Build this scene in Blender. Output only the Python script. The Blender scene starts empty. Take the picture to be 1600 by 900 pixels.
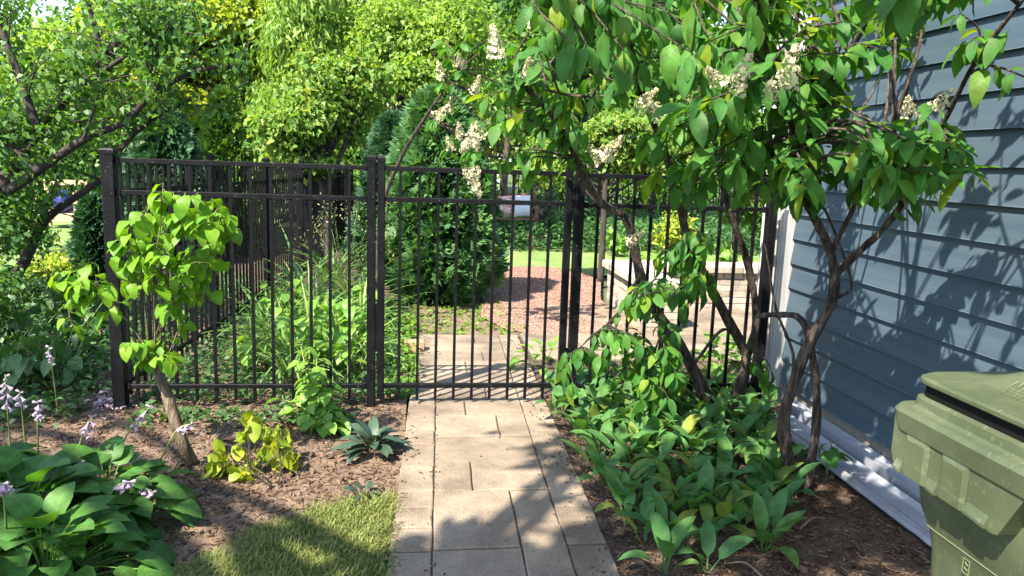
import bpy, math, random
import numpy as np
from mathutils import Matrix, Vector

random.seed(7)
RNG = np.random.default_rng(7)
S = bpy.context.scene
COL = S.collection

# ------------------------------------------------------------------ camera
F_PX, CAM_H = 1200.0, 1.5
YAW, PITCH, ROLL = map(math.radians, (7.1, 9.4, 1.9))
_f = np.array([math.sin(YAW) * math.cos(PITCH), math.cos(YAW) * math.cos(PITCH), -math.sin(PITCH)])
_r = np.array([math.cos(YAW), -math.sin(YAW), 0.0])
_u = np.cross(_r, _f)
RIGHT = _r * math.cos(ROLL) + _u * math.sin(ROLL)
UP = _u * math.cos(ROLL) - _r * math.sin(ROLL)
FWD = _f
CAM = np.array([0.0, 0.0, CAM_H])
cd = bpy.data.cameras.new('camera')
cam = bpy.data.objects.new('camera', cd)
COL.objects.link(cam)
cd.sensor_width = 36.0
cd.lens = F_PX / 1600.0 * 36.0
cd.clip_start = 0.05
cd.clip_end = 1000.0
m4 = Matrix(((RIGHT[0], UP[0], -FWD[0], 0), (RIGHT[1], UP[1], -FWD[1], 0), (RIGHT[2], UP[2], -FWD[2], CAM_H), (0, 0, 0, 1)))
cam.matrix_world = m4
S.camera = cam

# ------------------------------------------------------------------ light
SUN_DIR = np.array([-0.60, -0.60, 1.0])          # towards the sun
SUN_DIR = SUN_DIR / np.linalg.norm(SUN_DIR)
ELEV = math.asin(SUN_DIR[2])
world = bpy.data.worlds.new('World')
S.world = world
world.use_nodes = True
wn = world.node_tree
wn.nodes.clear()
sky = wn.nodes.new('ShaderNodeTexSky')
sky.sky_type = 'NISHITA'
sky.sun_disc = False
sky.sun_elevation = ELEV
sky.sun_rotation = math.atan2(SUN_DIR[0], SUN_DIR[1])
bg = wn.nodes.new('ShaderNodeBackground')
bg.inputs['Strength'].default_value = 0.14
wo = wn.nodes.new('ShaderNodeOutputWorld')
wn.links.new(sky.outputs[0], bg.inputs['Color'])
wn.links.new(bg.outputs[0], wo.inputs['Surface'])
sl = bpy.data.lights.new('sun', 'SUN')
sl.energy = 5.0
sl.angle = math.radians(0.53)
sl.color = (1.0, 0.89, 0.74)
sun = bpy.data.objects.new('sun', sl)
COL.objects.link(sun)
sun.rotation_euler = Vector(SUN_DIR).to_track_quat('Z', 'Y').to_euler()
S.view_settings.view_transform = 'Standard'
S.view_settings.look = 'None'
S.view_settings.gamma = 1.0
S.view_settings.exposure = 1.92
cy = S.cycles
cy.max_bounces = 7
cy.diffuse_bounces = 4
cy.glossy_bounces = 2
cy.transmission_bounces = 4
cy.transparent_max_bounces = 4
cy.sample_clamp_indirect = 4.0
cy.use_denoising = True

# ------------------------------------------------------------------ helpers
def ray(px, py):
    return FWD * F_PX + RIGHT * (px - 800) + UP * (450 - py)
def on_z(px, py, z=0.0):
    d = ray(px, py); return CAM + d * ((z - CAM_H) / d[2])
def at(px, py, Y):
    d = ray(px, py); return CAM + d * (Y / d[1])
def to_px(P):
    d = np.asarray(P, float) - CAM; z = d @ FWD
    return 800 + F_PX * (d @ RIGHT) / z, 450 - F_PX * (d @ UP) / z
def nrm(v):
    v = np.asarray(v, float); return v / (np.linalg.norm(v, axis=-1, keepdims=True) + 1e-9)

def tag(o, label=None, cat=None, group=None, kind=None):
    if label: o['label'] = label
    if cat: o['category'] = cat
    if group: o['group'] = group
    if kind: o['kind'] = kind
    return o
def thing(name, label, cat, loc, group=None):
    o = bpy.data.objects.new(name, None)
    o.empty_display_size = 0.1
    COL.objects.link(o)
    o.location = [float(c) for c in loc]
    return tag(o, label, cat, group)
def link(name, mesh, parent=None, M=None):
    o = bpy.data.objects.new(name, mesh)
    COL.objects.link(o)
    if parent is not None: o.parent = parent
    if M is not None: o.matrix_basis = M
    return o
def world_loc(parent):
    l = Vector((0, 0, 0))
    while parent is not None:
        l += parent.location; parent = parent.parent
    return np.array(l)

def mesh_np(name, V, Q, mat, uv=None, rnd=None, smooth=False, tri=False):
    k = Q.shape[1]
    me = bpy.data.meshes.new(name)
    me.vertices.add(len(V)); me.vertices.foreach_set('co', np.ascontiguousarray(V, dtype=np.float32).ravel())
    me.loops.add(Q.size); me.loops.foreach_set('vertex_index', np.ascontiguousarray(Q, dtype=np.int32).ravel())
    me.polygons.add(len(Q)); me.polygons.foreach_set('loop_start', np.arange(0, Q.size, k, dtype=np.int32))
    me.update(calc_edges=True)
    if uv is not None:
        l = me.uv_layers.new(name='UVMap')
        l.uv.foreach_set('vector', np.ascontiguousarray(uv[Q.ravel()], dtype=np.float32).ravel())
    if rnd is not None:
        a = me.attributes.new('rnd', 'FLOAT', 'FACE')
        a.data.foreach_set('value', np.ascontiguousarray(rnd, dtype=np.float32))
    if smooth: me.polygons.foreach_set('use_smooth', np.ones(len(Q), dtype=bool))
    if mat: me.materials.append(mat)
    return me

class MB:
    """collects boxes, tubes and lofts into one mesh"""
    def __init__(s): s.v = []; s.f = []; s.n = 0
    def add(s, V, Fs):
        s.v.extend([tuple(map(float, p)) for p in V]); s.f.extend([tuple(i + s.n for i in f) for f in Fs]); s.n += len(V); return s
    def box(s, x0, x1, y0, y1, z0, z1):
        V = [(x0, y0, z0), (x1, y0, z0), (x1, y1, z0), (x0, y1, z0), (x0, y0, z1), (x1, y0, z1), (x1, y1, z1), (x0, y1, z1)]
        return s.add(V, [(3, 2, 1, 0), (4, 5, 6, 7), (0, 1, 5, 4), (1, 2, 6, 5), (2, 3, 7, 6), (3, 0, 4, 7)])
    def bbox(s, x0, x1, y0, y1, z0, z1, b=0.004):
        """box with chamfered top and vertical edges"""
        def ring(i, z):
            return [(x0 + i + b, y0 + i, z), (x1 - i - b, y0 + i, z), (x1 - i, y0 + i + b, z), (x1 - i, y1 - i - b, z), (x1 - i - b, y1 - i, z), (x0 + i + b, y1 - i, z), (x0 + i, y1 - i - b, z), (x0 + i, y0 + i + b, z)]
        V = ring(0, z0) + ring(0, z1 - b) + ring(b, z1)
        Fs = [tuple(range(7, -1, -1)), tuple(range(16, 24))]
        for k in (0, 8):
            for i in range(8):
                j = (i + 1) % 8; Fs.append((k + i, k + j, k + 8 + j, k + 8 + i))
        return s.add(V, Fs)
    def tube(s, P, R, n=8, cap=True, wob=0.0):
        P = np.asarray(P, float); R = np.broadcast_to(np.asarray(R, float), (len(P),))
        T = nrm(np.gradient(P, axis=0))
        ref = np.array([0.31, 0.17, 0.93]) if abs(T[0][2]) < 0.8 else np.array([0.95, 0.2, 0.1])
        V = []
        for k in range(len(P)):
            a = nrm(np.cross(T[k], ref)); b = np.cross(T[k], a); ref = np.cross(a, T[k]) if False else ref
            for i in range(n):
                t = 2 * math.pi * i / n
                r = R[k] * (1 + wob * random.uniform(-1, 1))
                V.append(P[k] + (a * math.cos(t) + b * math.sin(t)) * r)
        Fs = []
        for k in range(len(P) - 1):
            for i in range(n):
                j = (i + 1) % n; Fs.append((k * n + i, k * n + j, (k + 1) * n + j, (k + 1) * n + i))
        if cap: Fs.append(tuple(range(n - 1, -1, -1))); Fs.append(tuple(range((len(P) - 1) * n, len(P) * n)))
        return s.add(V, Fs)
    def loft(s, rings, cap=True):
        n = len(rings[0]); V = [p for r in rings for p in r]; Fs = []
        for k in range(len(rings) - 1):
            for i in range(n):
                j = (i + 1) % n; Fs.append((k * n + i, k * n + j, (k + 1) * n + j, (k + 1) * n + i))
        if cap: Fs.append(tuple(range(n - 1, -1, -1))); Fs.append(tuple(range((len(rings) - 1) * n, len(rings) * n)))
        return s.add(V, Fs)
    def prism(s, poly, axis, a0, a1):
        """extrude polygon (2D) along axis 0/1/2"""
        def p3(p, a):
            l = list(p); l.insert(axis, a); return l
        n = len(poly); V = [p3(p, a0) for p in poly] + [p3(p, a1) for p in poly]
        Fs = [tuple(range(n - 1, -1, -1)), tuple(range(n, 2 * n))] + [(i, (i + 1) % n, n + (i + 1) % n, n + i) for i in range(n)]
        return s.add(V, Fs)
    def mesh(s, name, mat, origin=(0, 0, 0), smooth=False):
        me = bpy.data.meshes.new(name)
        o = np.asarray(origin, float)
        me.from_pydata([(p[0] - o[0], p[1] - o[1], p[2] - o[2]) for p in s.v], [], s.f)
        me.update()
        import bmesh
        bm = bmesh.new(); bm.from_mesh(me); bmesh.ops.recalc_face_normals(bm, faces=bm.faces); bm.to_mesh(me); bm.free()
        if smooth: me.polygons.foreach_set('use_smooth', np.ones(len(me.polygons), dtype=bool))
        if mat: me.materials.append(mat)
        return me
    def build(s, name, mat, parent=None, smooth=False):
        return link(name, s.mesh(name, mat, world_loc(parent), smooth), parent)

def curve(pts, n):
    """Catmull-Rom through points"""
    P = np.asarray(pts, float); P = np.vstack([2 * P[0] - P[1], P, 2 * P[-1] - P[-2]])
    out = []
    m = len(P) - 3
    for q in np.linspace(0, m - 1e-6, n):
        i = int(q); t = q - i; a, b, c, d = P[i:i + 4]
        out.append(0.5 * (2 * b + (c - a) * t + (2 * a - 5 * b + 4 * c - d) * t * t + (3 * b - a - 3 * c + d) * t ** 3))
    return np.array(out)

# ------------------------------------------------------------------ materials
def nodes(name):
    m = bpy.data.materials.new(name); m.use_nodes = True
    nt = m.node_tree; nt.nodes.clear()
    out = nt.nodes.new('ShaderNodeOutputMaterial')
    def N(t, **k):
        n = nt.nodes.new(t)
        for a, b in k.items(): setattr(n, a, b)
        return n
    return m, nt, N, nt.links.new, out
def ramp(N, L, fac, cols, pos=None):
    r = N('ShaderNodeValToRGB'); e = r.color_ramp.elements
    while len(e) < len(cols): e.new(0.5)
    for i, c in enumerate(cols):
        e[i].position = pos[i] if pos else i / (len(cols) - 1); e[i].color = (*c, 1)
    L(fac, r.inputs['Fac']); return r.outputs['Color']
def math_n(N, L, op, a, b=None):
    n = N('ShaderNodeMath', operation=op)
    for i, x in enumerate((a, b)):
        if x is None: continue
        if isinstance(x, (int, float)): n.inputs[i].default_value = x
        else: L(x, n.inputs[i])
    return n.outputs[0]

def leaf_mat(name, cols, trans=0.4, rough=0.45, vein=0.0, tcol=(1.25, 1.25, 0.5), spec=0.4, nveins=7):
    m, nt, N, L, out = nodes(name)
    a = N('ShaderNodeAttribute', attribute_name='rnd'); oi = N('ShaderNodeObjectInfo')
    fac = math_n(N, L, 'FRACT', math_n(N, L, 'ADD', a.outputs['Fac'], oi.outputs['Random']))
    col = ramp(N, L, fac, cols)
    p = N('ShaderNodeBsdfPrincipled'); p.inputs['Roughness'].default_value = rough
    p.inputs['Specular IOR Level'].default_value = spec
    if vein > 0:
        uv = N('ShaderNodeUVMap'); uv.uv_map = 'UVMap'
        sp = N('ShaderNodeSeparateXYZ'); L(uv.outputs[0], sp.inputs[0])
        du = math_n(N, L, 'ABSOLUTE', math_n(N, L, 'SUBTRACT', sp.outputs[0], 0.5))
        ph = math_n(N, L, 'SUBTRACT', math_n(N, L, 'MULTIPLY', sp.outputs[1], float(nveins)), math_n(N, L, 'MULTIPLY', du, nveins * 0.55))
        fr = math_n(N, L, 'ABSOLUTE', math_n(N, L, 'SUBTRACT', math_n(N, L, 'FRACT', ph), 0.5))
        side = math_n(N, L, 'LESS_THAN', fr, 0.07)
        mid = math_n(N, L, 'LESS_THAN', du, 0.025)
        v = math_n(N, L, 'MAXIMUM', math_n(N, L, 'MULTIPLY', side, 0.55), mid)
        mx = N('ShaderNodeMix', data_type='RGBA'); mx.inputs['B'].default_value = (0.30, 0.40, 0.14, 1)
        L(math_n(N, L, 'MULTIPLY', v, vein), mx.inputs['Factor']); L(col, mx.inputs['A']); col = mx.outputs['Result']
        bp = N('ShaderNodeBump'); bp.inputs['Strength'].default_value = 0.22; bp.inputs['Distance'].default_value = 0.003
        L(fr, bp.inputs['Height']); L(bp.outputs[0], p.inputs['Normal'])
        tcn = N('ShaderNodeNewGeometry'); nz = N('ShaderNodeTexNoise'); nz.inputs['Scale'].default_value = 26; nz.inputs['Detail'].default_value = 4; L(tcn.outputs['Position'], nz.inputs['Vector'])
        hv = N('ShaderNodeHueSaturation'); L(math_n(N, L, 'ADD', math_n(N, L, 'MULTIPLY', nz.outputs['Fac'], 1.3), .35), hv.inputs['Value']); L(math_n(N, L, 'ADD', math_n(N, L, 'MULTIPLY', nz.outputs['Fac'], .06), .47), hv.inputs['Hue']); L(col, hv.inputs['Color']); col = hv.outputs['Color']
    L(col, p.inputs['Base Color'])
    t = N('ShaderNodeBsdfTranslucent')
    tm = N('ShaderNodeMix', data_type='RGBA', blend_type='MULTIPLY'); tm.inputs['Factor'].default_value = 1
    tm.inputs['B'].default_value = (*tcol, 1); L(col, tm.inputs['A']); L(tm.outputs['Result'], t.inputs['Color'])
    mix = N('ShaderNodeMixShader'); mix.inputs[0].default_value = trans
    L(p.outputs[0], mix.inputs[1]); L(t.outputs[0], mix.inputs[2]); L(mix.outputs[0], out.inputs['Surface'])
    return m

def surf_mat(name, cols, scale=8.0, rough=0.8, bump=0.3, dist=0.01, detail=6, metal=0.0, spec=0.4, objrand=0.0, stretch=None, pos=None, fine=None):
    m, nt, N, L, out = nodes(name)
    p = N('ShaderNodeBsdfPrincipled'); p.inputs['Roughness'].default_value = rough; p.inputs['Metallic'].default_value = metal
    p.inputs['Specular IOR Level'].default_value = spec
    tc = N('ShaderNodeTexCoord'); vec = tc.outputs['Object']
    if stretch:
        mp = N('ShaderNodeMapping'); mp.inputs['Scale'].default_value = stretch; L(vec, mp.inputs[0]); vec = mp.outputs[0]
    n = N('ShaderNodeTexNoise'); n.inputs['Scale'].default_value = scale; n.inputs['Detail'].default_value = detail; n.inputs['Roughness'].default_value = 0.65
    L(vec, n.inputs['Vector'])
    fac = n.outputs['Fac']
    if objrand:
        oi = N('ShaderNodeObjectInfo')
        fac = math_n(N, L, 'ADD', fac, math_n(N, L, 'MULTIPLY', math_n(N, L, 'SUBTRACT', oi.outputs['Random'], 0.5), objrand))
    col = ramp(N, L, fac, cols, pos or [0.25 + 0.5 * i / max(1, len(cols) - 1) for i in range(len(cols))])
    h = n.outputs['Fac']
    if fine:
        n2 = N('ShaderNodeTexNoise'); n2.inputs['Scale'].default_value = fine[0]; n2.inputs['Detail'].default_value = 3; L(vec, n2.inputs['Vector'])
        mx = N('ShaderNodeMix', data_type='RGBA', blend_type='OVERLAY'); mx.inputs['Factor'].default_value = fine[1]
        L(col, mx.inputs['A']); L(n2.outputs['Color'], mx.inputs['B'])
        hs = N('ShaderNodeHueSaturation'); hs.inputs['Saturation'].default_value = 1.0
        g = N('ShaderNodeRGBToBW'); L(n2.outputs['Color'], g.inputs[0]); L(g.outputs[0], mx.inputs['B'])
        col = mx.outputs['Result']; h = math_n(N, L, 'ADD', h, math_n(N, L, 'MULTIPLY', n2.outputs['Fac'], 0.6))
    L(col, p.inputs['Base Color'])
    if bump:
        b = N('ShaderNodeBump'); b.inputs['Strength'].default_value = bump; b.inputs['Distance'].default_value = dist
        L(h, b.inputs['Height']); L(b.outputs[0], p.inputs['Normal'])
    L(p.outputs[0], out.inputs['Surface'])
    return m

def fence_mat():
    m, nt, N, L, out = nodes('fence')
    p = N('ShaderNodeBsdfPrincipled'); p.inputs['Roughness'].default_value = .5; p.inputs['Specular IOR Level'].default_value = .16
    tc = N('ShaderNodeTexCoord'); n = N('ShaderNodeTexNoise'); n.inputs['Scale'].default_value = 9; n.inputs['Detail'].default_value = 6; L(tc.outputs['Object'], n.inputs['Vector'])
    col = ramp(N, L, n.outputs['Fac'], [(.0018, .0019, .0030), (.0032, .0033, .0050), (.006, .0062, .0082)], [.35, .5, .65])
    g = N('ShaderNodeNewGeometry'); sp = N('ShaderNodeTexNoise'); sp.inputs['Scale'].default_value = 95; sp.inputs['Detail'].default_value = 2; L(g.outputs['Position'], sp.inputs['Vector'])
    big = N('ShaderNodeTexNoise'); big.inputs['Scale'].default_value = 2.3; L(g.outputs['Position'], big.inputs['Vector'])
    k = math_n(N, L, 'MULTIPLY', math_n(N, L, 'GREATER_THAN', sp.outputs['Fac'], .70), math_n(N, L, 'GREATER_THAN', big.outputs['Fac'], .47))
    mx = N('ShaderNodeMix', data_type='RGBA'); mx.inputs['B'].default_value = (.10, .10, .10, 1); L(math_n(N, L, 'MULTIPLY', k, .7), mx.inputs['Factor']); L(col, mx.inputs['A'])
    L(mx.outputs['Result'], p.inputs['Base Color']); L(p.outputs[0], out.inputs['Surface']); return m
M = {}
M['soil'] = surf_mat('soil', [(.030, .020, .015), (.065, .044, .033), (.11, .075, .056)], 6, .95, .6, .02, fine=(60, .5))
M['mulch'] = surf_mat('mulch', [(.075, .050, .034), (.145, .102, .070), (.21, .155, .11)], 14, .95, .9, .02, fine=(110, .8))
M['chip'] = leaf_mat('chip', [(.03, .018, .012), (.085, .054, .036), (.155, .108, .074), (.058, .036, .025), (.21, .155, .105)], 0.0, .95, spec=.1)
M['paver'] = surf_mat('paver', [(.108, .085, .062), (.180, .145, .107), (.25, .204, .152)], 2.6, .9, .6, .01, detail=10, objrand=.14, fine=(150, .95), pos=[.34, .5, .66])
M['sand'] = surf_mat('sand', [(.045, .036, .026), (.11, .09, .065)], 40, .95, .6, .01)
M['red_gravel'] = surf_mat('red_gravel', [(.19, .105, .080), (.29, .180, .142), (.38, .262, .212)], 30, .95, .7, .015, fine=(120, .5))
M['turf'] = surf_mat('turf', [(.05, .055, .02), (.10, .10, .035), (.16, .13, .06)], 7, .95, .6, .02, fine=(70, .6))
M['far_turf'] = surf_mat('far_turf', [(.06, .12, .025), (.12, .19, .05), (.22, .25, .08)], 1.4, .95, .6, .03, fine=(30, .6))
M['ground'] = surf_mat('ground', [(.03, .035, .015), (.06, .075, .03), (.10, .085, .05)], 1.1, .95, .6, .03, fine=(20, .6))
M['fence'] = fence_mat()
M['siding'] = surf_mat('siding', [(.040, .066, .090), (.050, .077, .102), (.060, .088, .114)], 3.5, .5, .15, .003, stretch=(1, .12, 6), objrand=.14, spec=.3, pos=[.33, .5, .67])
M['trim'] = surf_mat('trim', [(.24, .25, .255), (.33, .335, .335), (.40, .403, .40)], 4, .5, .12, .003, stretch=(1, 1, .2))
M['white_vinyl'] = surf_mat('white_vinyl', [(.19, .21, .25), (.25, .27, .315), (.30, .32, .365)], 3, .4, .05, .003, fine=(35, .12), pos=[.3, .5, .66])
M['concrete'] = surf_mat('concrete', [(.17, .16, .14), (.28, .26, .23)], 12, .9, .4, .005)
M['bark'] = surf_mat('bark', [(.012, .009, .008), (.045, .034, .027), (.15, .118, .095)], 13, .95, 1.0, .02, stretch=(3, 3, .6), fine=(70, .8), pos=[.36, .5, .68])
M['bark_dark'] = surf_mat('bark_dark', [(.014, .012, .011), (.04, .033, .03), (.075, .065, .06)], 14, .95, .9, .012, stretch=(3, 3, .6))
M['bark_tan'] = surf_mat('bark_tan', [(.05, .036, .024), (.13, .097, .065), (.24, .185, .13)], 15, .95, 1.0, .016, stretch=(3, 3, .5), fine=(70, .7), pos=[.34, .5, .66])
M['twig'] = surf_mat('twig', [(.10, .07, .05), (.22, .16, .11)], 20, .9, .4, .004)
M['stem_green'] = surf_mat('stem_green', [(.10, .16, .04), (.20, .27, .08)], 12, .7, .2, .003)
M['stone'] = surf_mat('stone', [(.20, .175, .145), (.30, .265, .22), (.38, .34, .29)], 7, .9, .6, .01, objrand=.5, fine=(50, .4))
M['brick_red'] = surf_mat('brick_red', [(.26, .13, .085), (.40, .22, .15)], 20, .9, .5, .005)
M['wood_red'] = surf_mat('wood_red', [(.12, .05, .03), (.22, .10, .06)], 8, .7, .4, .004, stretch=(1, 8, 8))
M['wood_pale'] = surf_mat('wood_pale', [(.30, .22, .13), (.46, .36, .23)], 6, .8, .4, .004, stretch=(1, 6, 6))
M['blue_ball'] = surf_mat('blue_ball', [(.006, .010, .10), (.012, .02, .17)], 4, .18, 0, .001, spec=.6)
M['house_white'] = surf_mat('house_white', [(.60, .60, .58), (.70, .70, .68)], 2, .8, .2, .01)
M['roof'] = surf_mat('roof', [(.10, .10, .11), (.18, .18, .19)], 9, .9, .5, .02)
M['pane'] = surf_mat('pane', [(.02, .03, .04), (.05, .06, .07)], 1, .08, 0, .001, spec=.7)
M['petal_cream'] = leaf_mat('petal_cream', [(.46, .46, .26), (.54, .52, .33), (.60, .57, .41), (.55, .47, .32), (.48, .48, .28)], .3, .7, tcol=(1, 1, .85), spec=.15)
M['petal_lilac'] = leaf_mat('petal_lilac', [(.38, .29, .40), (.46, .37, .46), (.50, .43, .50)], .35, .6, tcol=(1, 1, 1), spec=.2)
M['bead'] = leaf_mat('bead', [(.22, .30, .10), (.34, .38, .16), (.42, .42, .24)], .3, .7, spec=.2)
# foliage
M['hydrangea'] = leaf_mat('hydrangea', [(.036, .122, .024), (.052, .165, .028), (.085, .215, .034), (.045, .142, .030), (.068, .19, .028), (.040, .13, .032), (.058, .175, .028), (.18, .26, .022)], .47, .5, .06, (1.75, 1.55, .35), spec=.22)
M['hydrangea_far'] = leaf_mat('hydrangea_far', [(.035, .095, .028), (.06, .15, .035), (.08, .17, .04)], .38, .45, tcol=(1.5, 1.6, .45))
M['yellow_leaf'] = leaf_mat('yellow_leaf', [(.42, .36, .02), (.38, .26, .03)], .4, .5, .2)
M['lime'] = leaf_mat('lime', [(.085, .215, .012), (.12, .265, .014), (.16, .31, .018), (.10, .24, .016)], .44, .45, .08, (1.3, 1.25, .35), spec=.25)
M['wilt'] = leaf_mat('wilt', [(.20, .29, .02), (.28, .34, .02), (.17, .27, .02), (.34, .35, .03)], .45, .5, .08, (1.2, 1.15, .4))
M['hosta'] = leaf_mat('hosta', [(.036, .108, .022), (.052, .145, .028), (.072, .180, .032), (.046, .125, .028)], .34, .5, .15, (1.7, 1.7, .35), spec=.22, nveins=3)
M['lily'] = leaf_mat('lily', [(.045, .135, .042), (.060, .165, .048), (.080, .195, .05), (.055, .15, .052), (.10, .20, .04), (.05, .14, .046), (.18, .23, .04)], .34, .55, .06, (1.6, 1.5, .4), nveins=2, spec=.2)
M['broad'] = leaf_mat('broad', [(.09, .23, .032), (.14, .29, .04), (.19, .34, .05)], .42, .45, .08, (1.4, 1.35, .4), spec=.3)
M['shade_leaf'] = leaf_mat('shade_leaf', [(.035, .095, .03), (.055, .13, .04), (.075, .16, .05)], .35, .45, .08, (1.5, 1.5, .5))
M['dark_leaf'] = leaf_mat('dark_leaf', [(.018, .04, .026), (.03, .06, .04), (.045, .08, .05)], .2, .4, .15)
M['strap'] = leaf_mat('strap', [(.08, .19, .05), (.13, .26, .06), (.18, .31, .08), (.25, .32, .10)], .38, .45)
M['grass'] = leaf_mat('grass', [(.10, .16, .03), (.16, .21, .042), (.24, .25, .075), (.085, .145, .025), (.20, .20, .07)], .32, .6)
M['ivy'] = leaf_mat('ivy', [(.03, .085, .03), (.05, .13, .04), (.08, .18, .055)], .3, .4)
M['tree_mid'] = leaf_mat('tree_mid', [(.095, .21, .042), (.125, .25, .048), (.155, .285, .055), (.11, .23, .045)], .5, .5, tcol=(1.35, 1.3, .45))
M['tree_yellow'] = leaf_mat('tree_yellow', [(.20, .31, .03), (.28, .38, .035), (.37, .42, .04), (.16, .28, .035)], .45, .5, tcol=(1.25, 1.2, .4))
M['tree_gold'] = leaf_mat('tree_gold', [(.11, .24, .04), (.15, .28, .045), (.20, .32, .05), (.28, .33, .07), (.13, .26, .045), (.11, .23, .04), (.16, .29, .045)], .48, .5, tcol=(1.25, 1.2, .4))
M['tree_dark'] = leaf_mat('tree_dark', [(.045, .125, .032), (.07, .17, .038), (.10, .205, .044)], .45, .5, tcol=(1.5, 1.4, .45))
M['willow'] = leaf_mat('willow', [(.20, .32, .06), (.27, .39, .08), (.34, .44, .11)], .46, .5, tcol=(1.2, 1.2, .5))
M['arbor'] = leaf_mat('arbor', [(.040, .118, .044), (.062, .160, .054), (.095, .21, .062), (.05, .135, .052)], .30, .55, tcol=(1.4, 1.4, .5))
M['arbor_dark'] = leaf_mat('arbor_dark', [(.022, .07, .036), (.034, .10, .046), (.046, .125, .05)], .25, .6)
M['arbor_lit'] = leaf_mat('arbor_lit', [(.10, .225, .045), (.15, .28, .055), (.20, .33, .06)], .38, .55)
M['shade_tree'] = M['tree_mid']
M['tree_light'] = leaf_mat('tree_light', [(.14, .27, .045), (.18, .31, .05), (.23, .35, .055), (.16, .29, .05)], .5, .5, tcol=(1.3, 1.25, .4))

def bin_mat():
    m, nt, N, L, out = nodes('bin_plastic')
    p = N('ShaderNodeBsdfPrincipled'); p.inputs['Roughness'].default_value = .42; p.inputs['Specular IOR Level'].default_value = .45
    tc = N('ShaderNodeTexCoord')
    n = N('ShaderNodeTexNoise'); n.inputs['Scale'].default_value = 5; n.inputs['Detail'].default_value = 8; L(tc.outputs['Object'], n.inputs['Vector'])
    col = ramp(N, L, n.outputs['Fac'], [(.046, .060, .031), (.055, .070, .037), (.068, .083, .047)], [.34, .5, .66])
    prev = col
    for k, (rot, sc, th) in enumerate((((.3, .2, .5), (6, 90, 70), .655), ((1.0, .4, 1.4), (80, 7, 60), .67), ((.2, 1.2, 2.4), (12, 140, 90), .68))):
        mp = N('ShaderNodeMapping'); mp.inputs['Rotation'].default_value = rot; mp.inputs['Scale'].default_value = sc; L(tc.outputs['Object'], mp.inputs[0])
        s = N('ShaderNodeTexNoise'); s.inputs['Scale'].default_value = 1; s.inputs['Detail'].default_value = 2; L(mp.outputs[0], s.inputs['Vector'])
        g = math_n(N, L, 'MULTIPLY', math_n(N, L, 'GREATER_THAN', s.outputs['Fac'], th), .10)
        mx = N('ShaderNodeMix', data_type='RGBA'); mx.inputs['B'].default_value = (.30, .33, .21, 1)
        L(g, mx.inputs['Factor']); L(prev, mx.inputs['A']); prev = mx.outputs['Result']
    # chalky wear
    w = N('ShaderNodeTexNoise'); w.inputs['Scale'].default_value = 22; w.inputs['Detail'].default_value = 6; L(tc.outputs['Object'], w.inputs['Vector'])
    wf = ramp(N, L, w.outputs['Fac'], [(0, 0, 0), (.3, .3, .3)], [.5, .8])
    mx = N('ShaderNodeMix', data_type='RGBA'); mx.inputs['B'].default_value = (.105, .125, .062, 1)
    L(wf, mx.inputs['Factor']); L(prev, mx.inputs['A']); L(mx.outputs['Result'], p.inputs['Base Color'])
    b = N('ShaderNodeBump'); b.inputs['Strength'].default_value = .15; b.inputs['Distance'].default_value = .003; L(w.outputs['Fac'], b.inputs['Height']); L(b.outputs[0], p.inputs['Normal'])
    L(p.outputs[0], out.inputs['Surface'])
    return m
M['bin'] = bin_mat()
M['bin_emboss'] = surf_mat('bin_emboss', [(.085, .105, .045), (.115, .135, .065)], 20, .6, .2, .002)
M['bin_dark'] = surf_mat('bin_dark', [(.003, .0035, .003), (.006, .0065, .006)], 9, .8, .2, .002, spec=.1)
M['sticker'] = surf_mat('sticker', [(.66, .62, .62), (.80, .77, .77)], 18, .6, .1, .001)
M['sticker_red'] = surf_mat('sticker_red', [(.42, .06, .07), (.52, .10, .10)], 18, .6, .1, .001)
def cushion_mat():
    m, nt, N, L, out = nodes('cushion_print')
    p = N('ShaderNodeBsdfPrincipled'); p.inputs['Roughness'].default_value = .9
    tc = N('ShaderNodeTexCoord'); v = N('ShaderNodeTexVoronoi'); v.inputs['Scale'].default_value = 16; L(tc.outputs['Object'], v.inputs['Vector'])
    L(ramp(N, L, v.outputs['Distance'], [(.42, .08, .07), (.72, .66, .60), (.45, .12, .10)], [.25, .42, .7]), p.inputs['Base Color'])
    L(p.outputs[0], out.inputs['Surface']); return m
M['cushion'] = cushion_mat()
M['cushion_white'] = surf_mat('cushion_white', [(.55, .56, .60), (.72, .72, .74)], 9, .9, .3, .01)

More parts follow.
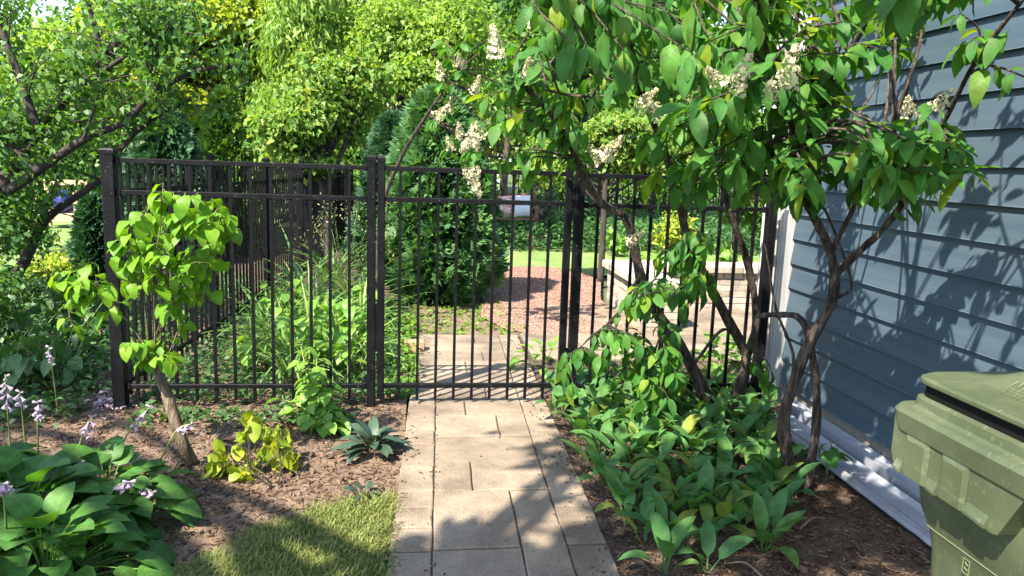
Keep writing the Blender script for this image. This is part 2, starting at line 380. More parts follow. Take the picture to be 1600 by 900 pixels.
# ------------------------------------------------------------------ leaf templates
def leaf_t(L=.12, W=.06, n=5, a=.6, b=.8, fold=.22, curl=.7, pet=.0, wave=.0, petcurl=0.0, lift=0.0):
    """leaf along +Y from the origin, upper side +Z; petiole first. returns V, Q, UV"""
    t = np.linspace(0, 1, n + 1)
    w = (t + 1e-4) ** a * (1 - t + 1e-4) ** b; w = w / w.max() * W / 2; w[0] = max(w[0], .0012); w[-1] = .0008
    V, UV, Q = [], [], []
    y = z = 0.0; ang = lift
    if pet > 0:
        k = 3; r = .0022 if L < .14 else .0035
        for i in range(k + 1):
            V += [(-r, y, z), (0, y, z - r * 1.2), (r, y, z)]; UV += [(.49, 0), (.5, 0), (.51, 0)]
            if i < k:
                y += pet / k * math.cos(ang); z += pet / k * math.sin(ang); ang -= petcurl / k
                q = i * 3; Q += [(q, q + 1, q + 4, q + 3), (q + 1, q + 2, q + 5, q + 4)]
    b0 = len(V)
    for i in range(n + 1):
        wv = wave * math.sin(i * 2.1) * w[i]
        V += [(-w[i], y, z + fold * w[i] + wv), (0, y, z), (w[i], y, z + fold * w[i] - wv)]
        UV += [(0, t[i]), (.5, t[i]), (1, t[i])]
        if i < n:
            y += L / n * math.cos(ang); z += L / n * math.sin(ang); ang -= curl / n
            q = b0 + i * 3; Q += [(q, q + 1, q + 4, q + 3), (q + 1, q + 2, q + 5, q + 4)]
    return np.array(V, float), np.array(Q, int), np.array(UV, float)

def frames(d, up):
    y = nrm(d); x = np.cross(y, up); bad = np.linalg.norm(x, axis=1) < 1e-3; x[bad] = np.cross(y[bad], [1, .1, 0]); x = nrm(x); z = np.cross(x, y)
    return np.stack([x, y, z], axis=2)          # columns
def scatter(templs, pos, d, up, sc, origin=(0, 0, 0), pick=None, rnd=None, nonuni=None):
    pos = np.asarray(pos, float) - np.asarray(origin, float); n = len(pos)
    R = frames(np.asarray(d, float), np.broadcast_to(np.asarray(up, float), (n, 3)))
    sc = np.broadcast_to(np.asarray(sc, float), (n,))
    if pick is None: pick = RNG.integers(0, len(templs), n)
    if rnd is None: rnd = RNG.random(n)
    Vs, Qs, Us, Rs, off = [], [], [], [], 0
    for k, (tv, tq, tu) in enumerate(templs):
        i = np.where(pick == k)[0]
        if not len(i): continue
        v = np.einsum('nij,vj->nvi', R[i], tv) * sc[i][:, None, None] + pos[i][:, None, :]
        Vs.append(v.reshape(-1, 3)); Qs.append((tq[None] + (np.arange(len(i)) * len(tv))[:, None, None] + off).reshape(-1, 4))
        Us.append(np.tile(tu, (len(i), 1))); Rs.append(np.repeat(rnd[i], len(tq))); off += len(i) * len(tv)
    return np.vstack(Vs), np.vstack(Qs), np.vstack(Us), np.concatenate(Rs)
def scatter_obj(name, templs, mat, pos, d, up, sc, parent=None, smooth=True, **k):
    V, Q, U, R = scatter(templs, pos, d, up, sc, origin=world_loc(parent), **k)
    return link(name, mesh_np(name, V, Q, mat, U, R, smooth), parent)
def leaf_meshes(name, templs, mat):
    return [mesh_np(name, v, q, mat, u, None, True) for v, q, u in templs]
def leaf_objs(name, meshes, pos, d, up, sc, parent, pick=None):
    o0 = world_loc(parent); n = len(pos); R = frames(np.asarray(d, float), np.broadcast_to(np.asarray(up, float), (n, 3)))
    sc = np.broadcast_to(np.asarray(sc, float), (n,)); out = []
    for i in range(n):
        k = random.randrange(len(meshes)) if pick is None else int(pick[i])
        mm = Matrix.Identity(4)
        A = R[i] * sc[i]; p = np.asarray(pos[i]) - o0
        for r in range(3):
            for c in range(3): mm[r][c] = A[r][c]
            mm[r][3] = p[r]
        out.append(link(name, meshes[k], parent, mm))
    return out
def rsph(n):
    return nrm(RNG.normal(size=(n, 3)))

# simple far leaves: folded diamond of two quads
def small_leaf(L, W, fold=.3, curl=.5): return leaf_t(L, W, 2, .6, .8, fold, curl)

# ================================================================== SETTING
def sheet(name, poly, z, mat, parent=None):
    b = MB(); b.add([(x, y, z) for x, y in poly], [tuple(range(len(poly)))]); o = b.build(name, mat)
    return tag(o, kind='structure')
def hnoise(x, y):
    return (np.sin(x * 9.1 + 1.3 * np.sin(y * 6.3)) * np.sin(y * 8.3 + 1.7 * np.sin(x * 5.1)) * .5 + np.sin(x * 23 + y * 11) * np.sin(y * 27 - x * 7) * .25 + np.sin(x * 3.1 + 2) * np.sin(y * 2.7 + 1) * .7)
def relief_sheet(name, x0, x1, y0, y1, res, z, amp, mat, edge=None, mask=None):
    nx, ny = int((x1 - x0) / res) + 1, int((y1 - y0) / res) + 1
    X, Y = np.meshgrid(np.linspace(x0, x1, nx), np.linspace(y0, y1, ny))
    Z = z + amp * hnoise(X, Y) + amp * .35 * RNG.normal(size=X.shape)
    if edge is not None: Z = edge(X, Y, Z)
    idx = np.arange(nx * ny).reshape(ny, nx)
    Q = np.stack([idx[:-1, :-1], idx[:-1, 1:], idx[1:, 1:], idx[1:, :-1]], -1).reshape(-1, 4)
    V = np.stack([X, Y, Z], -1).reshape(-1, 3)
    if mask is not None:
        c = V[Q].mean(1); Q = Q[mask(c[:, 0], c[:, 1])]
    return tag(link(name, mesh_np(name, V, Q, mat, None, None, True)), kind='structure')

sheet('ground', [(-300, -200), (300, -200), (300, 500), (-300, 500)], -.09, M['ground'])
def px_path(Y): return .028 * (Y - 2.6)
# mulch beds either side of the path
relief_sheet('mulch_bed', -5.2, -.06, .6, 8.2, .05, -.025, .012, M['mulch'],
             edge=lambda X, Y, Z: np.where(X > -.16 + px_path(Y), np.minimum(Z, -.02), Z), mask=lambda x, y: x < -.085 + px_path(y))
relief_sheet('mulch_bed', .74, 2.46, .6, 5.75, .05, -.025, .012, M['soil'],
             edge=lambda X, Y, Z: np.where(X < .86 + px_path(Y), np.minimum(Z, -.02), Z), mask=lambda x, y: x > .75 + px_path(y))
# inside the gate
sheet('mulch_ground', [(-5, 8.15), (.9, 8.15), (.9, 13), (-5, 13)], -.05, M['soil'])
relief_sheet('leaf_litter_ground', -.12, 1.0, 6.5, 8.3, .05, -.02, .01, M['mulch'])
ell = lambda cx, cy, rx, ry, n=40: [(cx + rx * math.cos(2 * math.pi * i / n), cy + ry * math.sin(2 * math.pi * i / n)) for i in range(n)]
sheet('back_lawn', [(-.5, 10.4), (9, 10.4), (12, 15.2), (-1.0, 15.2)], -.035, M['far_turf'])
red = [(1.0, 6.54), (2.02, 6.54), (2.04, 8.3), (2.35, 9.6), (2.3, 10.5), (1.7, 11.0), (1.1, 10.8), (.85, 9.6), (.70, 8.2), (.62, 7.3), (.78, 6.8)]
sheet('red_gravel_path', red, -.004, M['red_gravel'])
sheet('far_lawn', [(-12, 9.2), (-3.3, 9.2), (-3.0, 24), (-20, 24)], -.03, M['far_turf'])
sheet('lawn', [(-1.25, 1.0), (-.095, 1.0), (-.06, 3.34), (-.25, 3.30), (-.45, 3.16), (-.66, 2.98), (-.85, 2.76), (-1.0, 2.5)], -.010, M['turf'])

# ---- path of stone pavers
path = tag(bpy.data.objects.new('path', None), kind='structure'); COL.objects.link(path)
bed = MB(); bed.box(-.10, .765, .7, 6.5, -.08, -.012)
V = [(x + px_path(y), y, z) for x, y, z in bed.v]; bed.v = V
tag(bed.build('joint_sand', M['sand'], path))
def paver(parent, x0, x1, y0, y1, z=0.0, skew=True, mat='paver', t=.05):
    g = .0036; b = .0045
    x0 += g; x1 -= g; y0 += g; y1 -= g
    j = lambda: random.uniform(-.0025, .0025)
    cz = z + random.uniform(-.003, .003); tx = random.uniform(-.004, .004); ty = random.uniform(-.004, .004)
    cx, cy_ = (x0 + x1) / 2, (y0 + y1) / 2
    # outline with a worn, slightly uneven edge
    pts = []
    for (ax, ay, bx, by) in ((x0, y0, x1, y0), (x1, y0, x1, y1), (x1, y1, x0, y1), (x0, y1, x0, y0)):
        L = math.hypot(bx - ax, by - ay); k = max(2, int(L / .11))
        for i in range(k):
            t_ = i / k
            pts.append((ax + (bx - ax) * t_ + j(), ay + (by - ay) * t_ + j()))
    def ring(ins, zz):
        o = []
        for x, y in pts:
            dx, dy = cx - x, cy_ - y; l = math.hypot(dx, dy); X = x + dx / l * ins; Y = y + dy / l * ins
            o.append((X + (px_path(Y) if skew else 0), Y, zz + tx * (X - cx) + ty * (Y - cy_)))
        return o
    m = MB(); m.loft([ring(0, cz - t), ring(0, cz - b), ring(b * 1.3, cz)])
    o = m.build('paver', M[mat], parent); 
    return o
gy = lambda px, py: float(on_z(px, py)[1])
# left and right border strips
y = .8
while y < 6.45:
    l = random.choice((.19, .26, .30, .22)); y1 = min(y + l, 6.5); paver(path, -.103, .065, y, y1); y = y1
y = .72
while y < 6.45:
    l = random.choice((.22, .30, .26, .34)); y1 = min(y + l, 6.5); paver(path, .597, .765, y, y1); y = y1
# centre column
ys = .041
paver(path, .065, .415, .75, 1.35); paver(path, .065, .415, 1.35, 2.02); paver(path, .065, .415, 2.02, 2.79); paver(path, .065, .415, 2.79, 3.325)
paver(path, .415, .597, .75, 1.3); paver(path, .415, .597, 1.3, 1.75); paver(path, .415, .597, 1.75, 2.3); paver(path, .415, .597, 2.3, 2.975); paver(path, .415, .597, 2.975, 3.325)
rows = [(3.325, 3.675, .245), (3.675, 4.029, None), (4.029, 4.384, .425), (4.384, 4.66, .245), (4.66, 4.98, .39), (4.98, 5.31, None), (5.31, 5.62, .28), (5.62, 5.93, .42), (5.93, 6.2, .2), (6.2, 6.5, .38)]
for a, b, s in rows:
    if s: paver(path, .065, s, a, b); paver(path, s, .597, a, b)
    else: paver(path, .065, .597, a, b)
# patio right of the path beyond the fence
patio = tag(bpy.data.objects.new('patio', None), kind='structure'); COL.objects.link(patio)
pb = MB(); pb.box(.89, 6.2, 5.68, 8.0, -.09, -.013); pb.build('joint_sand', M['sand'], patio)
y = 5.7
while y < 7.85:
    h = random.choice((.28, .34, .24)); h = min(h, 7.95 - y); x = .90 if y < 6.45 else 1.35
    while x < 6.0:
        w = random.choice((.28, .36, .46)); paver(patio, x, x + w, y, y + h, skew=False); x += w
    y += h

# ================================================================== FENCES
FY = 4.62
PICK = MB().box(-.0085, .0085, -.0085, .0085, .022, 1.432).mesh('picket', M['fence'])
def picket(parent, x, y, rz=0, mesh=None):
    o = link('picket', mesh or PICK, parent); l = world_loc(parent); o.location = (x - l[0], y - l[1], -l[2]); o.rotation_euler[2] = rz; return o
def post(parent, x, y, w, h, name='post', z0=-.1, cap=True):
    m = MB(); m.bbox(x - w / 2, x + w / 2, y - w / 2, y + w / 2, z0, h, .003); o = m.build(name, M['fence'], parent)
    if cap:
        c = MB(); e = w / 2 + .003
        ring = lambda e, z: [(x - e, y - e, z), (x + e, y - e, z), (x + e, y + e, z), (x - e, y + e, z)]
        c.loft([ring(e, h - .022), ring(e, h + .001), ring(e * .86, h + .009), ring(e * .18, h + .017)]); c.build('post_cap', M['fence'], o)
    return o
def rail(parent, x0, x1, z, y=FY, h=.026, d=.026):
    m = MB(); m.bbox(x0, x1, y - d / 2, y + d / 2, z - h / 2, z + h / 2, .003); return m.build('rail', M['fence'], parent)
RZ = (1.432, 1.252, .111)
def bracket(parent, x, z, y=FY):
    m = MB(); m.bbox(x - .012, x + .012, y - .0175, y + .0175, z - .019, z + .019, .003); return m.build('rail_bracket', M['fence'], parent)
lf = thing('fence_panel', 'black metal picket fence panel left of the gate, reaching the corner post', 'fence', (-1.735, FY, 0))
post(lf, -1.735, FY, .07, 1.485); post(lf, -.277, FY, .05, 1.495)
for z in RZ: rail(lf, -1.70, -.302, z)
for z in RZ: bracket(lf, -1.687, z); bracket(lf, -.315, z)
for i in range(12): picket(lf, -.406 - .112 * i, FY)
gt = thing('garden_gate', 'black metal picket gate standing shut across the paved path', 'gate', (.34, FY, 0))
for x, w in ((-.219, .042), (.905, .042)):
    m = MB(); m.bbox(x - w / 2, x + w / 2, FY - w / 2, FY + w / 2, .03, 1.49, .003); o = m.build('stile', M['fence'], gt)
    c = MB(); ring = lambda e, z: [(x - e, FY - e, z), (x + e, FY - e, z), (x + e, FY + e, z), (x - e, FY + e, z)]
    c.loft([ring(.0235, 1.47), ring(.0235, 1.491), ring(.019, 1.499), ring(.004, 1.506)]); c.build('stile_cap', M['fence'], o)
for z in RZ: rail(gt, -.198, .884, z, h=.028)
for i in range(9): picket(gt, -.108 + .1123 * i, FY)
m = MB(); m.bbox(-.254, -.238, FY - .02, FY + .03, .34, .62, .003); m.build('latch_bar', M['fence'], gt)
for z in (.30, 1.30):
    m = MB(); m.bbox(.924, .945, FY - .018, FY + .02, z - .05, z + .05, .003); m.build('hinge', M['fence'], gt)
rf = thing('fence_panel', 'black metal picket fence panel between the gate and the house corner', 'fence', (.972, FY, 0))
post(rf, .972, FY, .055, 1.485); post(rf, 2.205, FY, .058, 1.47)
for z in RZ: rail(rf, 1.0, 2.176, z - .004)
for z in RZ: bracket(rf, 1.013, z - .004); bracket(rf, 2.163, z - .004)
for i in range(10): picket(rf, 1.091 + .1118 * i, FY)
# side fence running back from the corner post
sf = thing('side_fence', 'long black picket fence running back from the corner post beside the plants', 'fence', (-1.735, FY + .06, 0))
sx = lambda y: -1.735 + .045 * (y - FY)
a_s = -math.atan(.045)
y0, y1 = FY + .04, 15.2
for z in RZ:
    m = MB(); zz = z
    m.add([(sx(y) + dx, y, zz + dz - .012 * (y - FY)) for y in (y0, y1) for dx, dz in ((-.013, -.013), (.013, -.013), (.013, .013), (-.013, .013))],
          [(0, 1, 2, 3), (7, 6, 5, 4), (0, 4, 5, 1), (1, 5, 6, 2), (2, 6, 7, 3), (3, 7, 4, 0)])
    m.build('rail', M['fence'], sf)
y = y0 + .1; k = 0
while y < y1:
    o = picket(sf, sx(y), y, a_s); o.location.z -= .012 * (y - FY)
    y += .112; k += 1
for i in range(6):
    yy = FY + 1.83 * (i + 1)
    if yy < y1: post(sf, sx(yy), yy, .05, 1.485 - .012 * (yy - FY))
# far fence behind the bench
bf = thing('back_fence', 'far black picket fence behind the bench and the dark tree trunks', 'fence', (1, 19, 0))
PICKF = MB().box(-.012, .012, -.012, .012, -.1, 1.9).mesh('picket', M['fence'])
for i in range(78): picket(bf, -1.2 + .14 * i, 19, 0, PICKF)
for z in (1.86, 1.58, .1): rail(bf, -1.3, 9.8, z, y=19, h=.05, d=.04)
for x in (-1.3, 1.2, 3.7, 6.2, 8.7): post(bf, x, 19, .08, 1.95)

# ================================================================== HOUSE
hx = 2.40
house = thing('house', 'house wall of blue grey lap siding with white corner trim at right', 'house', (3.5, 2.0, 0))
m = MB(); m.box(hx + .03, 8.0, -4.0, 4.78, -.1, 3.9); m.build('wall', M['siding'], house)
m = MB(); m.box(hx + .008, hx + .03, -4.0, 4.78, -.1, .15); m.build('foundation', M['concrete'], house)
exp_ = .1575; z0 = .122
for k in range(22):
    z = z0 + k * exp_; cuts = [-4.0, (2.55, 1.2, 3.6, 0.6)[k % 4] if k != 2 else 3.02, 4.66]
    for a, b in zip(cuts[:-1], cuts[1:]):
        mm = MB()
        jx = random.uniform(-.001, .001)
        # wedge lap: thick proud butt at the bottom
        mm.prism([(hx - .021 + jx, z), (hx + .0, z - .0), (hx + .012, z + exp_ + .02), (hx + .002, z + exp_ + .02), (hx - .019 + jx, z + .004)], 1, a + .002, b - .002)
        o = mm.build('plank', M['siding'], house)
m = MB(); m.bbox(hx - .026, hx + .03, 4.66, 4.80, .08, 3.7, .003); m.build('corner_board', M['trim'], house)
m = MB(); m.bbox(hx - .03, hx + .09, 4.801, 4.828, .08, 3.7, .003); m.build('corner_board', M['trim'], house)
# soffit, fascia, roof
m = MB(); m.box(1.95, hx + .03, -4.3, 5.0, 3.66, 3.69); m.build('soffit', M['trim'], house)
m = MB(); m.box(1.91, 1.949, -4.3, 5.0, 3.60, 3.80); m.build('fascia', M['trim'], house)
m = MB(); m.add([(1.86, -4.4, 3.80), (1.86, 5.1, 3.80), (5.4, 5.1, 5.9), (5.4, -4.4, 5.9), (8.8, -4.4, 3.8), (8.8, 5.1, 3.8)], [(0, 1, 2, 3), (3, 2, 5, 4), (0, 3, 4), (1, 5, 2)]); m.build('roof', M['roof'], house)
# downspout at the corner, fluted
ds = thing('downspout', 'pale fluted rainwater downspout standing at the house corner behind the fence end', 'downspout', (2.33, 4.86, 0))
def fluted(cx, cy_, hx_, hy_, n=5, d=.004):
    pts = []
    def side(ax, ay, bx, by, nx, ny):
        for i in range(n * 4):
            t = i / (n * 4); off = d * (1 - math.cos(t * n * 2 * math.pi)) / 2
            pts.append((ax + (bx - ax) * t - nx * off, ay + (by - ay) * t - ny * off))
    x0, x1, y0_, y1_ = cx - hx_, cx + hx_, cy_ - hy_, cy_ + hy_
    side(x0, y0_, x1, y0_, 0, -1); side(x1, y0_, x1, y1_, 1, 0); side(x1, y1_, x0, y1_, 0, 1); side(x0, y1_, x0, y0_, -1, 0)
    return pts
pr = fluted(2.335, 4.87, .052, .04)
m = MB(); m.loft([[(x, y, z) for x, y in pr] for z in (.16, 1.2, 3.5)]); m.build('pipe', M['trim'], ds)
m = MB(); m.loft([[(x - o, y, z) for x, y in pr] for z, o in ((.20, 0), (.13, .005), (.06, .04), (.03, .09))]); m.build('elbow', M['trim'], ds)
m = MB(); m.box(2.280, 2.39, 4.82, 4.8285, 1.7, 1.73); m.build('strap', M['trim'], ds)
# pieces lying along the wall
rt = thing('gutter_pipe', 'ribbed pale downspout length lying on the ground against the house wall', 'gutter pipe', (2.33, 3.4, 0))
prof = []
for i in range(33):
    t = i / 32; prof.append((2.292 + .088 * t, .068 - .018 * (1 - math.cos(t * 4 * 2 * math.pi)) / 2))
prof += [(2.382, .0), (2.290, .0)]
m = MB(); m.prism(prof, 1, 2.45, 4.42); m.build('pipe', M['white_vinyl'], rt)
ft = thing('trim_board', 'flat white trim strip with a crumpled near end lying on the mulch', 'trim strip', (2.19, 3.4, 0))
nn = 60; rings = []
for i in range(nn):
    yv = 2.62 + (4.30 - 2.62) * i / (nn - 1); cr = max(0, 1 - (yv - 2.62) / .30) ** 1.2
    ring = []
    for (x, z) in ((2.085, .010), (2.095, .026), (2.125, .030), (2.128, .018), (2.136, .018), (2.139, .031), (2.205, .036), (2.235, .052), (2.243, .046), (2.225, .008), (2.09, .002)):
        ring.append((x + cr * .006 * math.sin(yv * 40 + x * 40), yv, z + cr * (.006 * math.sin(yv * 37 + x * 75) + .004)))
    rings.append(ring)
m = MB(); m.loft(rings); m.build('strip', M['white_vinyl'], ft)
dish = MB()
dish.loft([[(2.10 + r * math.cos(t), 4.47 + r * .8 * math.sin(t), z) for t in np.linspace(0, 2 * math.pi, 24, endpoint=False)] for r, z in ((.05, .0), (.075, .02), (.092, .05), (.086, .05), (.068, .024), (.03, .012))])
tag(dish.build('dish', M['trim'], None, True), 'shallow pale dish half hidden on the soil by the fence end post', 'dish')

# ================================================================== BIN
bn = thing('wheeled_bin', 'scuffed olive green wheeled rubbish bin beside the house wall, cut off by the frame', 'bin', (1.44, 1.2, 0))
def rrect(cx, cy_, hx_, hy_, r, z, n=6):
    pts = []
    for sx_, sy_, a0 in ((1, 1, 0), (-1, 1, 90), (-1, -1, 180), (1, -1, 270)):
        for i in range(n + 1):
            a = math.radians(a0 + 90 * i / n); pts.append((cx + sx_ * (hx_ - r) + r * math.cos(a), cy_ + sy_ * (hy_ - r) + r * math.sin(a), z))
    return pts
bx, by = 1.44, 1.19
m = MB(); m.loft([rrect(bx + .02, by, .25, .30, .06, .06), rrect(bx + .012, by, .277, .335, .06, .45), rrect(bx + .008, by, .285, .343, .06, .66), rrect(bx + .006, by, .289, .348, .06, .70), rrect(bx, by, .300, .366, .06, .755), rrect(bx, by, .305, .374, .06, .80), rrect(bx, by, .307, .376, .06, .97)])
m.build('body', M['bin'], bn, True)
# rim: two stepped bands
m = MB(); m.loft([rrect(bx, by, .300, .350, .06, .925), rrect(bx, by, .352, .402, .05, .930), rrect(bx, by, .358, .408, .05, .972), rrect(bx, by, .352, .402, .05, .982), rrect(bx, by, .336, .386, .05, .984), rrect(bx, by, .330, .380, .05, .990), rrect(bx, by, .328, .378, .05, 1.008), rrect(bx, by, .320, .370, .05, 1.014), rrect(bx, by, .29, .34, .05, 1.012)])
rim = m.build('rim', M['bin'], bn)
# hanging skirt on the side that faces the path
m = MB()
prf = [(1.575, .955), (1.575, .87), (1.56, .838), (1.250, .828), (1.235, .832), (1.18, .935), (1.02, .94), (.95, .83), (.80, .83), (.80, .955)]
x0, x1 = bx - .347, bx - .300
m.prism([(y_, z_) for y_, z_ in prf], 0, x0, x1)
sk = m.build('skirt', M['bin'], bn)
for (ya, yb) in ((1.525, 1.445), (1.405, 1.325)):
    m = MB(); e = .007; q = .010
    m.add([(x0 - .0005, ya, .932), (x0 - .0005, yb, .932), (x0 - e, ya - q, .918), (x0 - e, yb + q, .918), (x0 - e, ya - q, .836), (x0 - e, yb + q, .836), (x0 - .0005, ya, .834), (x0 - .0005, yb, .834)],
          [(0, 1, 3, 2), (2, 3, 5, 4), (4, 5, 7, 6), (0, 2, 4, 6), (1, 7, 5, 3)]); m.build('rib', M['bin'], sk)
for (ya, yb) in ((1.552, 1.530), (1.440, 1.410), (1.320, 1.262)):
    m = MB(); m.add([(x0 - .0005, ya, .860), (x0 - .0005, yb, .858), (x0 - .008, ya, .842), (x0 - .008, yb, .838), (x0 - .008, ya, .836), (x0 - .008, yb, .832), (x0 + .004, ya, .836), (x0 + .004, yb, .832)],
          [(0, 1, 3, 2), (2, 3, 5, 4), (4, 5, 7, 6), (0, 2, 4, 6), (1, 7, 5, 3)]); m.build('ledge', M['bin'], sk)
m = MB(); m.bbox(bx - .25, bx + .25, by + .40, by + .425, .83, .95, .01); m.build('skirt', M['bin'], bn)
# seam lines on the body
m = MB(); m.loft([rrect(bx + .005, by, .2915, .352, .06, .713), rrect(bx + .005, by, .2945, .355, .06, .716), rrect(bx + .005, by, .2932, .3535, .06, .719)], cap=False); m.build('seam', M['bin_emboss'], bn)
# near-black band standing in for the shade under the lid, then the lid
m = MB(); m.loft([rrect(bx, by, .318, .368, .05, 1.010), rrect(bx, by, .318, .368, .05, 1.046)]); m.build('lid_gap_shade', M['bin_dark'], bn)
lidx = bx + .006
m = MB(); m.loft([rrect(lidx, by, .332, .382, .075, 1.042), rrect(lidx, by, .337, .387, .075, 1.046), rrect(lidx, by, .337, .387, .075, 1.053), rrect(lidx, by, .330, .380, .075, 1.057), rrect(lidx + .02, by, .262, .315, .06, 1.064), rrect(lidx + .04, by, .20, .262, .05, 1.095), rrect(lidx + .045, by, .12, .18, .05, 1.102)])
lid = m.build('lid', M['bin'], bn)
def ridge(pts, w=.0035, h=.003, parent=lid, mat='bin_emboss', zf=lambda x, y: 1.047, name='embossed_line'):
    P = np.array([(x, y, zf(x, y)) for x, y in pts]); mm = MB(); mm.tube(P, w, 4); return mm.build(name, M[mat], parent)
# raised lettering, worn beyond reading: slanting strokes and a ring, small print under it
lz = lambda x, y: 1.0615
mm = MB()
def stroke(P, r=.0009): mm.tube(np.array(P, float), r, 4)
def lid_z(x, y):
    fx = (abs(x - (lidx + .02)) - .20) / .062; fy = (abs(y - by) - .262) / .053
    t = min(1, max(0, max(fx, fy))); return 1.0955 - .031 * t
def lp(x, y): return (x, y, lid_z(x, y) + .0012)
for i in range(5):
    ya = 1.40 - .015 * i; stroke([lp(1.222, ya), lp(1.240, ya + .004)])
    if i % 2 == 0: stroke([lp(1.240, ya + .004), lp(1.223, ya - .010)])
stroke([lp(1.231 + .010 * math.cos(t), 1.312 + .014 * math.sin(t)) for t in np.linspace(0, 2 * math.pi, 17)])
stroke([lp(1.231 + .005 * math.cos(t), 1.312 + .008 * math.sin(t)) for t in np.linspace(0, 2 * math.pi, 13)])
for r_ in range(4):
    for i in range(9):
        ya = 1.40 - .014 * i - .004 * r_; stroke([lp(1.195 - .009 * r_ + .02, ya), lp(1.195 - .009 * r_ + .02, ya - .009)], .0008)
mm.build('embossed_lettering', M['bin_emboss'], lid)
# emblem box and torn sticker low on the body
fx = bx - .2835
m = MB()
for (ya, za, yb, zb) in ((1.385, .702, 1.366, .702), (1.385, .672, 1.366, .672), (1.385, .702, 1.385, .672), (1.366, .702, 1.366, .672), (1.380, .696, 1.371, .690), (1.380, .684, 1.371, .679)):
    sxo = lambda z: fx - .0012 - max(0, z - .70) * .19
    m.tube([(sxo(za), ya, za), (sxo(zb), yb, zb)], .0012, 4)
m.build('embossed_emblem', M['bin_emboss'], bn)
m = MB(); m.add([(fx + .004, 1.375, .660), (fx + .003, 1.30, .668), (fx + .007, 1.29, .60), (fx + .008, 1.37, .59)], [(0, 1, 2, 3)]); m.build('sticker', M['sticker'], bn)
for s_ in (-1, 1):
    m = MB()
    for r_, x_ in ((.12, 0), (.12, .05)): pass
    m.loft([[(bx + .30 + x_ * s_ * 0 + .0, 0, 0)] * 3] * 2) if False else None
    cyw = by + s_ * .24
    m.loft([[(bx + .20 + r_ * math.cos(t), cyw + d_, .12 + r_ * math.sin(t)) for t in np.linspace(0, 2 * math.pi, 24, endpoint=False)] for r_, d_ in ((.05, -.03), (.115, -.03), (.12, -.02), (.12, .02), (.115, .03), (.05, .03))]); m.build('wheel', M['bin_dark'], bn, True)

# ================================================================== SEAT WALL, BENCH, SMALL THINGS
sw = thing('seat_wall', 'low pale stacked stone seat wall with thick cap on the patio', 'seat wall', (2.6, 7.8, 0))
def blocks(parent, ax, ay, bx_, by_, th, z0, rowsn, rh):
    L = math.hypot(bx_ - ax, by_ - ay); ux, uy = (bx_ - ax) / L, (by_ - ay) / L; nx, ny = -uy, ux
    for r in range(rowsn):
        s = 0; s1 = 0
        first = True
        while s < L - .01:
            w = random.choice((.16, .22, .28, .32)) * (.5 if first and r % 2 else 1); first = False
            e = min(L, s + w);  e = L if L - e < .06 else e
            g = .004; o = random.uniform(-.006, .004)
            p = lambda a, b: (ax + ux * a + nx * b, ay + uy * a + ny * b)
            c = [p(s + g, o), p(e - g, o), p(e - g, th), p(s + g, th)]
            mm = MB(); zz = z0 + r * rh; b = .006
            mm.loft([[(x, y, zz + .003) for x, y in c], [(x, y, zz + rh - .003 - b) for x, y in c], [(x + (nx * b if i < 2 else -nx * b), y + (ny * b if i < 2 else -ny * b), zz + rh - .003) for i, (x, y) in enumerate(c)]])
            mm.build('block', M['stone'], parent); s = e
blocks(sw, 2.40, 7.90, 5.4, 7.95, .26, -.03, 6, .068)
blocks(sw, 2.08, 8.20, 2.10, 6.68, .28, -.03, 6, .068)
for (x0_, x1_, y0_, y1_) in ((2.03, 2.42, 6.64, 7.1), (2.03, 2.42, 7.1, 7.55), (2.03, 2.42, 7.55, 8.3), (2.42, 2.95, 7.86, 8.28), (2.95, 3.5, 7.86, 8.28), (3.5, 4.1, 7.86, 8.28), (4.1, 4.75, 7.86, 8.28), (4.75, 5.4, 7.86, 8.28)):
    mm = MB(); mm.bbox(x0_ + .003, x1_ - .003, y0_ + .003, y1_ - .003, .382, .452, .012); mm.build('cap_stone', M['stone'], sw)
br = MB(); br.bbox(-.10, .06, 5.92, 6.02, -.01, .075, .006)
bo = tag(br.build('brick', M['brick_red']), 'single weathered red brick lying beside the path behind the gate', 'brick'); bo.rotation_euler[2] = 0
# bench with cushions, far behind
bp = at(800, 372, 14.4)
bcx, bcy = float(bp[0]), 14.4
bench = thing('garden_bench', 'reddish wooden garden bench standing in the ivy behind the red path', 'bench', (bcx, bcy, 0))
for i in range(4):
    m = MB(); m.bbox(bcx - .45, bcx + .45, bcy - .2 + .11 * i, bcy - .105 + .11 * i, .41, .44, .004); m.build('seat_slat', M['wood_red'], bench)
for i in range(4):
    m = MB(); m.bbox(bcx - .45, bcx + .45, bcy + .24 + .02 * i, bcy + .262 + .02 * i, .50 + .10 * i, .585 + .10 * i, .004); m.build('back_slat', M['wood_red'], bench)
for sx_ in (-.43, .43):
    for sy_, h in ((-.17, .62), (.27, .92)):
        m = MB(); m.bbox(bcx + sx_ - .03, bcx + sx_ + .03, bcy + sy_ - .03, bcy + sy_ + .03, -.04, h, .004); m.build('leg', M['wood_red'], bench)
    m = MB(); m.bbox(bcx + sx_ - .04, bcx + sx_ + .04, bcy - .22, bcy + .24, .62, .65, .004); m.build('armrest', M['wood_red'], bench)
